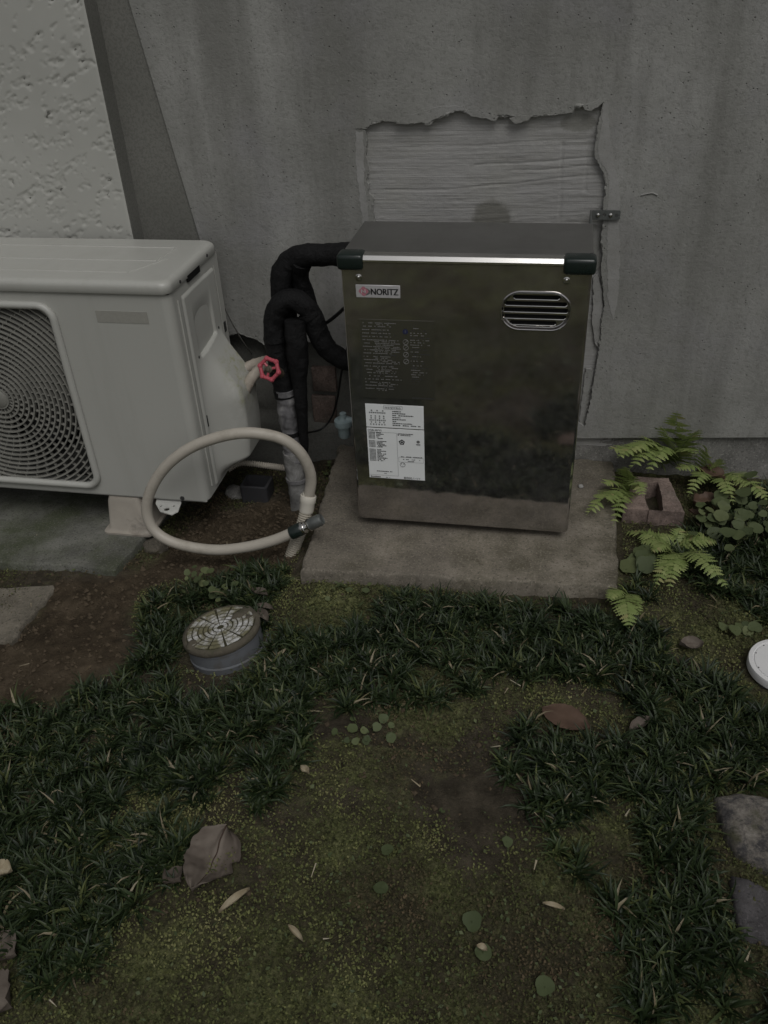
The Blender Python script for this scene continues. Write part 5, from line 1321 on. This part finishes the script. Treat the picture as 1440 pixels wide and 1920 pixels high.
# ================================================================== MONDO GRASS, MOSS, SOIL CRUMBS (uncountable)
MONDO = [
 [(-0.5951, -0.5965), (-0.4957, -0.5267), (-0.3897, -0.4579), (-0.3871, -0.371), (-0.4342, -0.284), (-0.44, -0.221), (-0.3818, -0.1731), (-0.2857, -0.1289), (-0.1974, -0.1137), (-0.1437, -0.1182), (-0.1241, -0.1631), (-0.1565, -0.2221), (-0.1075, -0.3587), (-0.0672, -0.4529), (-0.0108, -0.5007), (0.0439, -0.5522), (0.0267, -0.6866), (-0.0103, -0.7776), (-0.0624, -0.8114), (-0.1061, -0.8415), (-0.0928, -0.9231), (-0.1468, -0.9559), (-0.1564, -1.0174), (-0.1973, -1.0562), (-0.2847, -1.0232), (-0.3557, -1.0053), (-0.4445, -0.9674), (-0.6518, -0.6522)],
 [(-0.0727, -0.4531), (-0.0842, -0.3593), (-0.0265, -0.321), (0.0512, -0.3165), (0.0998, -0.2226), (0.2054, -0.1619), (0.2939, -0.128), (0.408, -0.127), (0.5747, -0.1309), (0.6089, -0.2184), (0.6648, -0.2343), (0.679, -0.3367), (0.7638, -0.3341), (0.8065, -0.3663), (0.854, -0.4115), (0.8653, -0.54), (0.8167, -0.5308), (0.7243, -0.5163), (0.6442, -0.5286), (0.609, -0.5245), (0.6262, -0.4583), (0.5383, -0.4194), (0.441, -0.4093), (0.3715, -0.4098), (0.3072, -0.467), (0.2316, -0.4942), (0.1364, -0.5189), (0.0602, -0.5368), (0.0021, -0.5097)],
 [(0.609, -0.5245), (0.6877, -0.5335), (0.8158, -0.5365), (0.8653, -0.54), (0.8549, -0.5951), (0.7281, -0.5939), (0.7018, -0.6295), (0.7004, -0.7629), (0.7129, -0.848), (0.7627, -0.8628), (0.8174, -0.865), (0.8152, -1.0006), (0.6023, -1.0372), (0.5608, -0.9153), (0.548, -0.8471), (0.5026, -0.8081), (0.4702, -0.764), (0.4059, -0.7117), (0.4325, -0.6507), (0.3886, -0.5437), (0.4115, -0.5032), (0.4552, -0.5456), (0.5277, -0.5464)],
 [(0.6072, -0.1351), (0.6048, 0.0324), (0.6699, 0.0016), (0.748, 0.1126), (0.8298, 0.2098), (0.9527, 0.3059), (1.094, 0.2882), (0.9963, -0.1638), (0.8736, -0.1811), (0.8185, -0.1399), (0.7695, -0.1128), (0.706, -0.1076), (0.6545, -0.1543)],
 [(-0.27, -1.0398), (-0.204, -1.0443), (-0.1839, -1.0645), (-0.214, -1.0808), (-0.2571, -1.0683)],
 [(0.3551, -0.6189), (0.3988, -0.6008), (0.406, -0.6441), (0.3729, -0.6706)],
]
for p in MONDO: pass
def grass_blades(tx, ty, nb, lmin, lmax, seed, width=.0019, stuntn=None):
    """tx,ty tuft positions; returns V, Q, tint"""
    rs = np.random.default_rng(seed)
    T = len(tx); cnt = rs.integers(int(nb * .6), int(nb * 1.4), T)
    ti = np.repeat(np.arange(T), cnt); N = len(ti)
    az = rs.uniform(0, 2 * pi, N); ln = rs.uniform(lmin, lmax, N) * rs.uniform(.60, 1.30, T)[ti]
    el0 = np.radians(rs.uniform(28, 84, N)); bend = np.radians(rs.uniform(30, 115, N))
    bx_ = tx[ti] + rs.normal(0, .004, N); by_ = ty[ti] + rs.normal(0, .004, N); bz_ = gz(bx_, by_) - .003
    K = 5; s = np.linspace(0, 1, K)
    el = el0[:, None] - bend[:, None] * s[None] ** 1.25
    ds = ln[:, None] / (K - 1)
    hx_ = np.cumsum(np.c_[np.zeros(N), (np.cos(el) * ds)[:, :-1]], 1); hz__ = np.cumsum(np.c_[np.zeros(N), (np.sin(el) * ds)[:, :-1]], 1)
    azs = az[:, None] + rs.normal(0, .28, N)[:, None] * s[None]
    cx_ = bx_[:, None] + hx_ * np.cos(azs); cy_ = by_[:, None] + hx_ * np.sin(azs)
    cz_ = np.maximum(bz_[:, None] + hz__, gz(cx_, cy_) + .0015)
    w = width * rs.uniform(.75, 1.3, N)[:, None] * np.clip(np.minimum(.55 + s * 2, (1.02 - s) * 2.2), .04, 1)[None]
    sx_, sy_ = -np.sin(azs), np.cos(azs)
    roll = rs.normal(0, .35, N)[:, None]
    L = np.stack([cx_ + sx_ * w * np.cos(roll), cy_ + sy_ * w * np.cos(roll), cz_ + w * (.45 + np.sin(roll))], -1)
    M_ = np.stack([cx_, cy_, cz_], -1)
    R_2 = np.stack([cx_ - sx_ * w * np.cos(roll), cy_ - sy_ * w * np.cos(roll), cz_ + w * (.45 - np.sin(roll))], -1)
    V = np.stack([L, M_, R_2], 2).reshape(-1, 3)
    base = (np.arange(N) * K * 3)[:, None, None]; k = (np.arange(K - 1) * 3)[None, :, None]
    q = np.array([[0, 1, 4, 3], [1, 2, 5, 4]])[None, None]
    Q = (base[..., None] + k[..., None] + q).reshape(-1, 4)
    tt = np.clip(rs.normal(.40, .17, N) + rs.normal(0, .12, T)[ti], 0, .86); dead = rs.random(N) < .02; tt[dead] = rs.uniform(.92, 1, dead.sum())
    tint = np.repeat(tt, K * 3)
    return V, Q, tint
TX, TY = [], []
LF = [(0.5969,-0.1791)][0]
RL = [(0.491,-0.4938)][0]
for P in MONDO:
    P = np.array(P); a, b = P.min(0), P.max(0)
    n = int((b - a).prod() * 2500)
    q = RNG.uniform(a, b, (n, 2)); j = q + .012 * np.stack([fbm(q[:, 0] * 14, q[:, 1] * 14, 0, 91, 2), fbm(q[:, 0] * 14, q[:, 1] * 14, 7, 92, 2)], 1)
    ok = inside(P, j) & (fbm(q[:, 0] * 9, q[:, 1] * 9, 3, 95, 3) > -.29)
    q = q[ok]
    keep = (np.hypot(q[:, 0] - dc.x, q[:, 1] - dc.y + .035) > .108) & (np.hypot(q[:, 0] - rc.x, q[:, 1] - rc.y + .03) > .100)
    keep &= np.hypot(q[:, 0] - RL[0], q[:, 1] - RL[1]) > .042
    keep &= ~((q[:, 0] > -.115) & (q[:, 0] < .60) & (q[:, 1] > -.198))
    keep &= ~inside(np.array(bp), q) & (np.hypot(q[:, 0] - LF[0], q[:, 1] - LF[1]) > .055)
    TX.append(q[keep][:, 0]); TY.append(q[keep][:, 1])
TX, TY = np.concatenate(TX), np.concatenate(TY)
V, Q, tint = grass_blades(TX, TY, 25, .023, .054, 5, .0020)
fast_obj('mondo_grass', V, Q, MT['mondo'], dict(tint=tint), 'stuff', 'dark green dwarf mondo grass growing in ragged mats over the soil', 'grass')

def scatter(n, x0, x1, y0, y1, test):
    q = np.stack([RNG.uniform(x0, x1, n), RNG.uniform(y0, y1, n)], 1)
    return q[test(q)]
BAREP = np.array(BARE[0])
def mossy_at(q):
    m_ = .55 + .9 * fbm(q[:, 0] * 4.5, q[:, 1] * 4.5, 0, 77, 4) + .28 * (q[:, 1] < -.6) - sparse(q[:, 0], q[:, 1])
    return m_ + .45 * fbm(q[:, 0] * 16, q[:, 1] * 16, 0, 78, 3)
def solid(q):
    ok = ~inside(BAREP, q) & ~((q[:, 0] > -.125) & (q[:, 0] < .60) & (q[:, 1] > -.165))
    ok &= (np.hypot(q[:, 0] - dc.x, q[:, 1] - dc.y) > .085) & (np.hypot(q[:, 0] - rc.x, q[:, 1] - rc.y) > .072)
    return ok & (q[:, 1] < .34) & ~inside(np.array(bp), q)
def flakes(q, smin, smax, lift, seed, tint, tilt=.7):
    rs = np.random.default_rng(seed); n = len(q)
    z = gz(q[:, 0], q[:, 1]) + rs.uniform(0, lift, n)
    C = np.stack([q[:, 0], q[:, 1], z], -1)
    nr = np.stack([rs.normal(0, tilt, n), rs.normal(0, tilt, n), np.ones(n)], -1); nr /= np.linalg.norm(nr, axis=1)[:, None]
    a = np.cross(nr, np.stack([np.cos(t := rs.uniform(0, 6.28, n)), np.sin(t), 0 * t], -1)); a /= np.linalg.norm(a, axis=1)[:, None] + 1e-9
    b = np.cross(nr, a); s = rs.uniform(smin, smax, n)[:, None]; w = s * rs.uniform(.45, .8, n)[:, None]
    V = np.stack([C - a * s, C + b * w, C + a * s, C - b * w], 1).reshape(-1, 3)
    Q = np.arange(n * 4).reshape(n, 4)
    return V, Q, np.repeat(tint, 4)
q = scatter(330000, -.9, 1.25, -1.35, .34, lambda q: solid(q) & (mossy_at(q) > RNG.uniform(.0, .75, len(q))))
tn = np.clip(.46 + .75 * fbm(q[:, 0] * 9, q[:, 1] * 9, 0, 101, 4) + RNG.normal(0, .13, len(q)), 0, 1)
V, Q, T_ = flakes(q, .0011, .0032, .010, 7, tn, .9)
fast_obj('moss', V, Q, MT['mossleaf'], dict(tint=T_), 'stuff', 'olive green moss carpet of tiny leaves over dark soil', 'moss')
q = scatter(11000, -.9, 1.25, -1.35, .3, lambda q: solid(q) & (mossy_at(q) > RNG.uniform(-.3, .9, len(q))) & (fbm(q[:, 0] * 7, q[:, 1] * 7, 0, 108, 3) > -.15))
V, Q, T_ = flakes(q, .0020, .0050, .011, 8, np.clip(RNG.normal(.45, .22, len(q)), 0, 1), .45)
fast_obj('moss_weeds', V, Q, MT['roundleaf'], dict(tint=T_), 'stuff', 'tiny rounded weeds sprinkled through the moss', 'weeds')
# soil crumbs: small irregular octahedra
q = np.concatenate([scatter(14000, -.9, .0, -.75, .30, lambda q: inside(BAREP, q)), scatter(9000, -.9, 1.25, -1.35, .34, lambda q: solid(q) & (mossy_at(q) < .6)), scatter(2500, -.5, -.11, -.1, .34, lambda q: q[:, 0] > -10)])
rs = np.random.default_rng(12); n = len(q); s = .0009 + .0065 * rs.random(n) ** 6
C = np.stack([q[:, 0], q[:, 1], gz(q[:, 0], q[:, 1]) + s * .3], -1)
D_ = np.array([[1, 0, 0], [-1, 0, 0], [0, 1, 0], [0, -1, 0], [0, 0, .8], [0, 0, -.8]], float)
V = (C[:, None] + D_[None] * (s[:, None, None] * rs.uniform(.6, 1.3, (n, 6, 1)))).reshape(-1, 3)
Fq = np.array([[0, 2, 4], [2, 1, 4], [1, 3, 4], [3, 0, 4], [2, 0, 5], [1, 2, 5], [3, 1, 5], [0, 3, 5]])
Q = (np.arange(n)[:, None, None] * 6 + Fq[None]).reshape(-1, 3)
fast_obj('soil_crumbs', V, Q, MT['clod'], None, 'stuff', 'loose brown soil crumbs scattered over the bare ground', 'soil', smooth=False)
# dry bits of straw and petals
q = np.concatenate([scatter(120, -.9, 1.25, -1.3, .1, solid), scatter(22, -.75, -.1, -.5, .1, lambda q: inside(BAREP, q))])
rs = np.random.default_rng(19); n = len(q); a = rs.uniform(0, 6.28, n); ln = rs.uniform(.003, .012, n); w = rs.uniform(.0006, .0016, n)
z = gz(q[:, 0], q[:, 1]) + rs.uniform(.003, .020, n); dz = rs.normal(0, .003, n)
dx, dy = np.cos(a), np.sin(a)
V = np.stack([np.stack([q[:, 0] - dx * ln - dy * w, q[:, 1] - dy * ln + dx * w, z - dz], -1), np.stack([q[:, 0] - dx * ln + dy * w, q[:, 1] - dy * ln - dx * w, z - dz], -1),
              np.stack([q[:, 0] + dx * ln + dy * w * .4, q[:, 1] + dy * ln - dx * w * .4, z + dz], -1), np.stack([q[:, 0] + dx * ln - dy * w * .4, q[:, 1] + dy * ln + dx * w * .4, z + dz], -1)], 1).reshape(-1, 3)
fast_obj('straw_litter', V, np.arange(n * 4).reshape(n, 4), MT['straw'], dict(tint=np.repeat(rs.uniform(0, 1, n), 4)), 'stuff', 'pale dry straw bits scattered through grass and moss', 'litter')
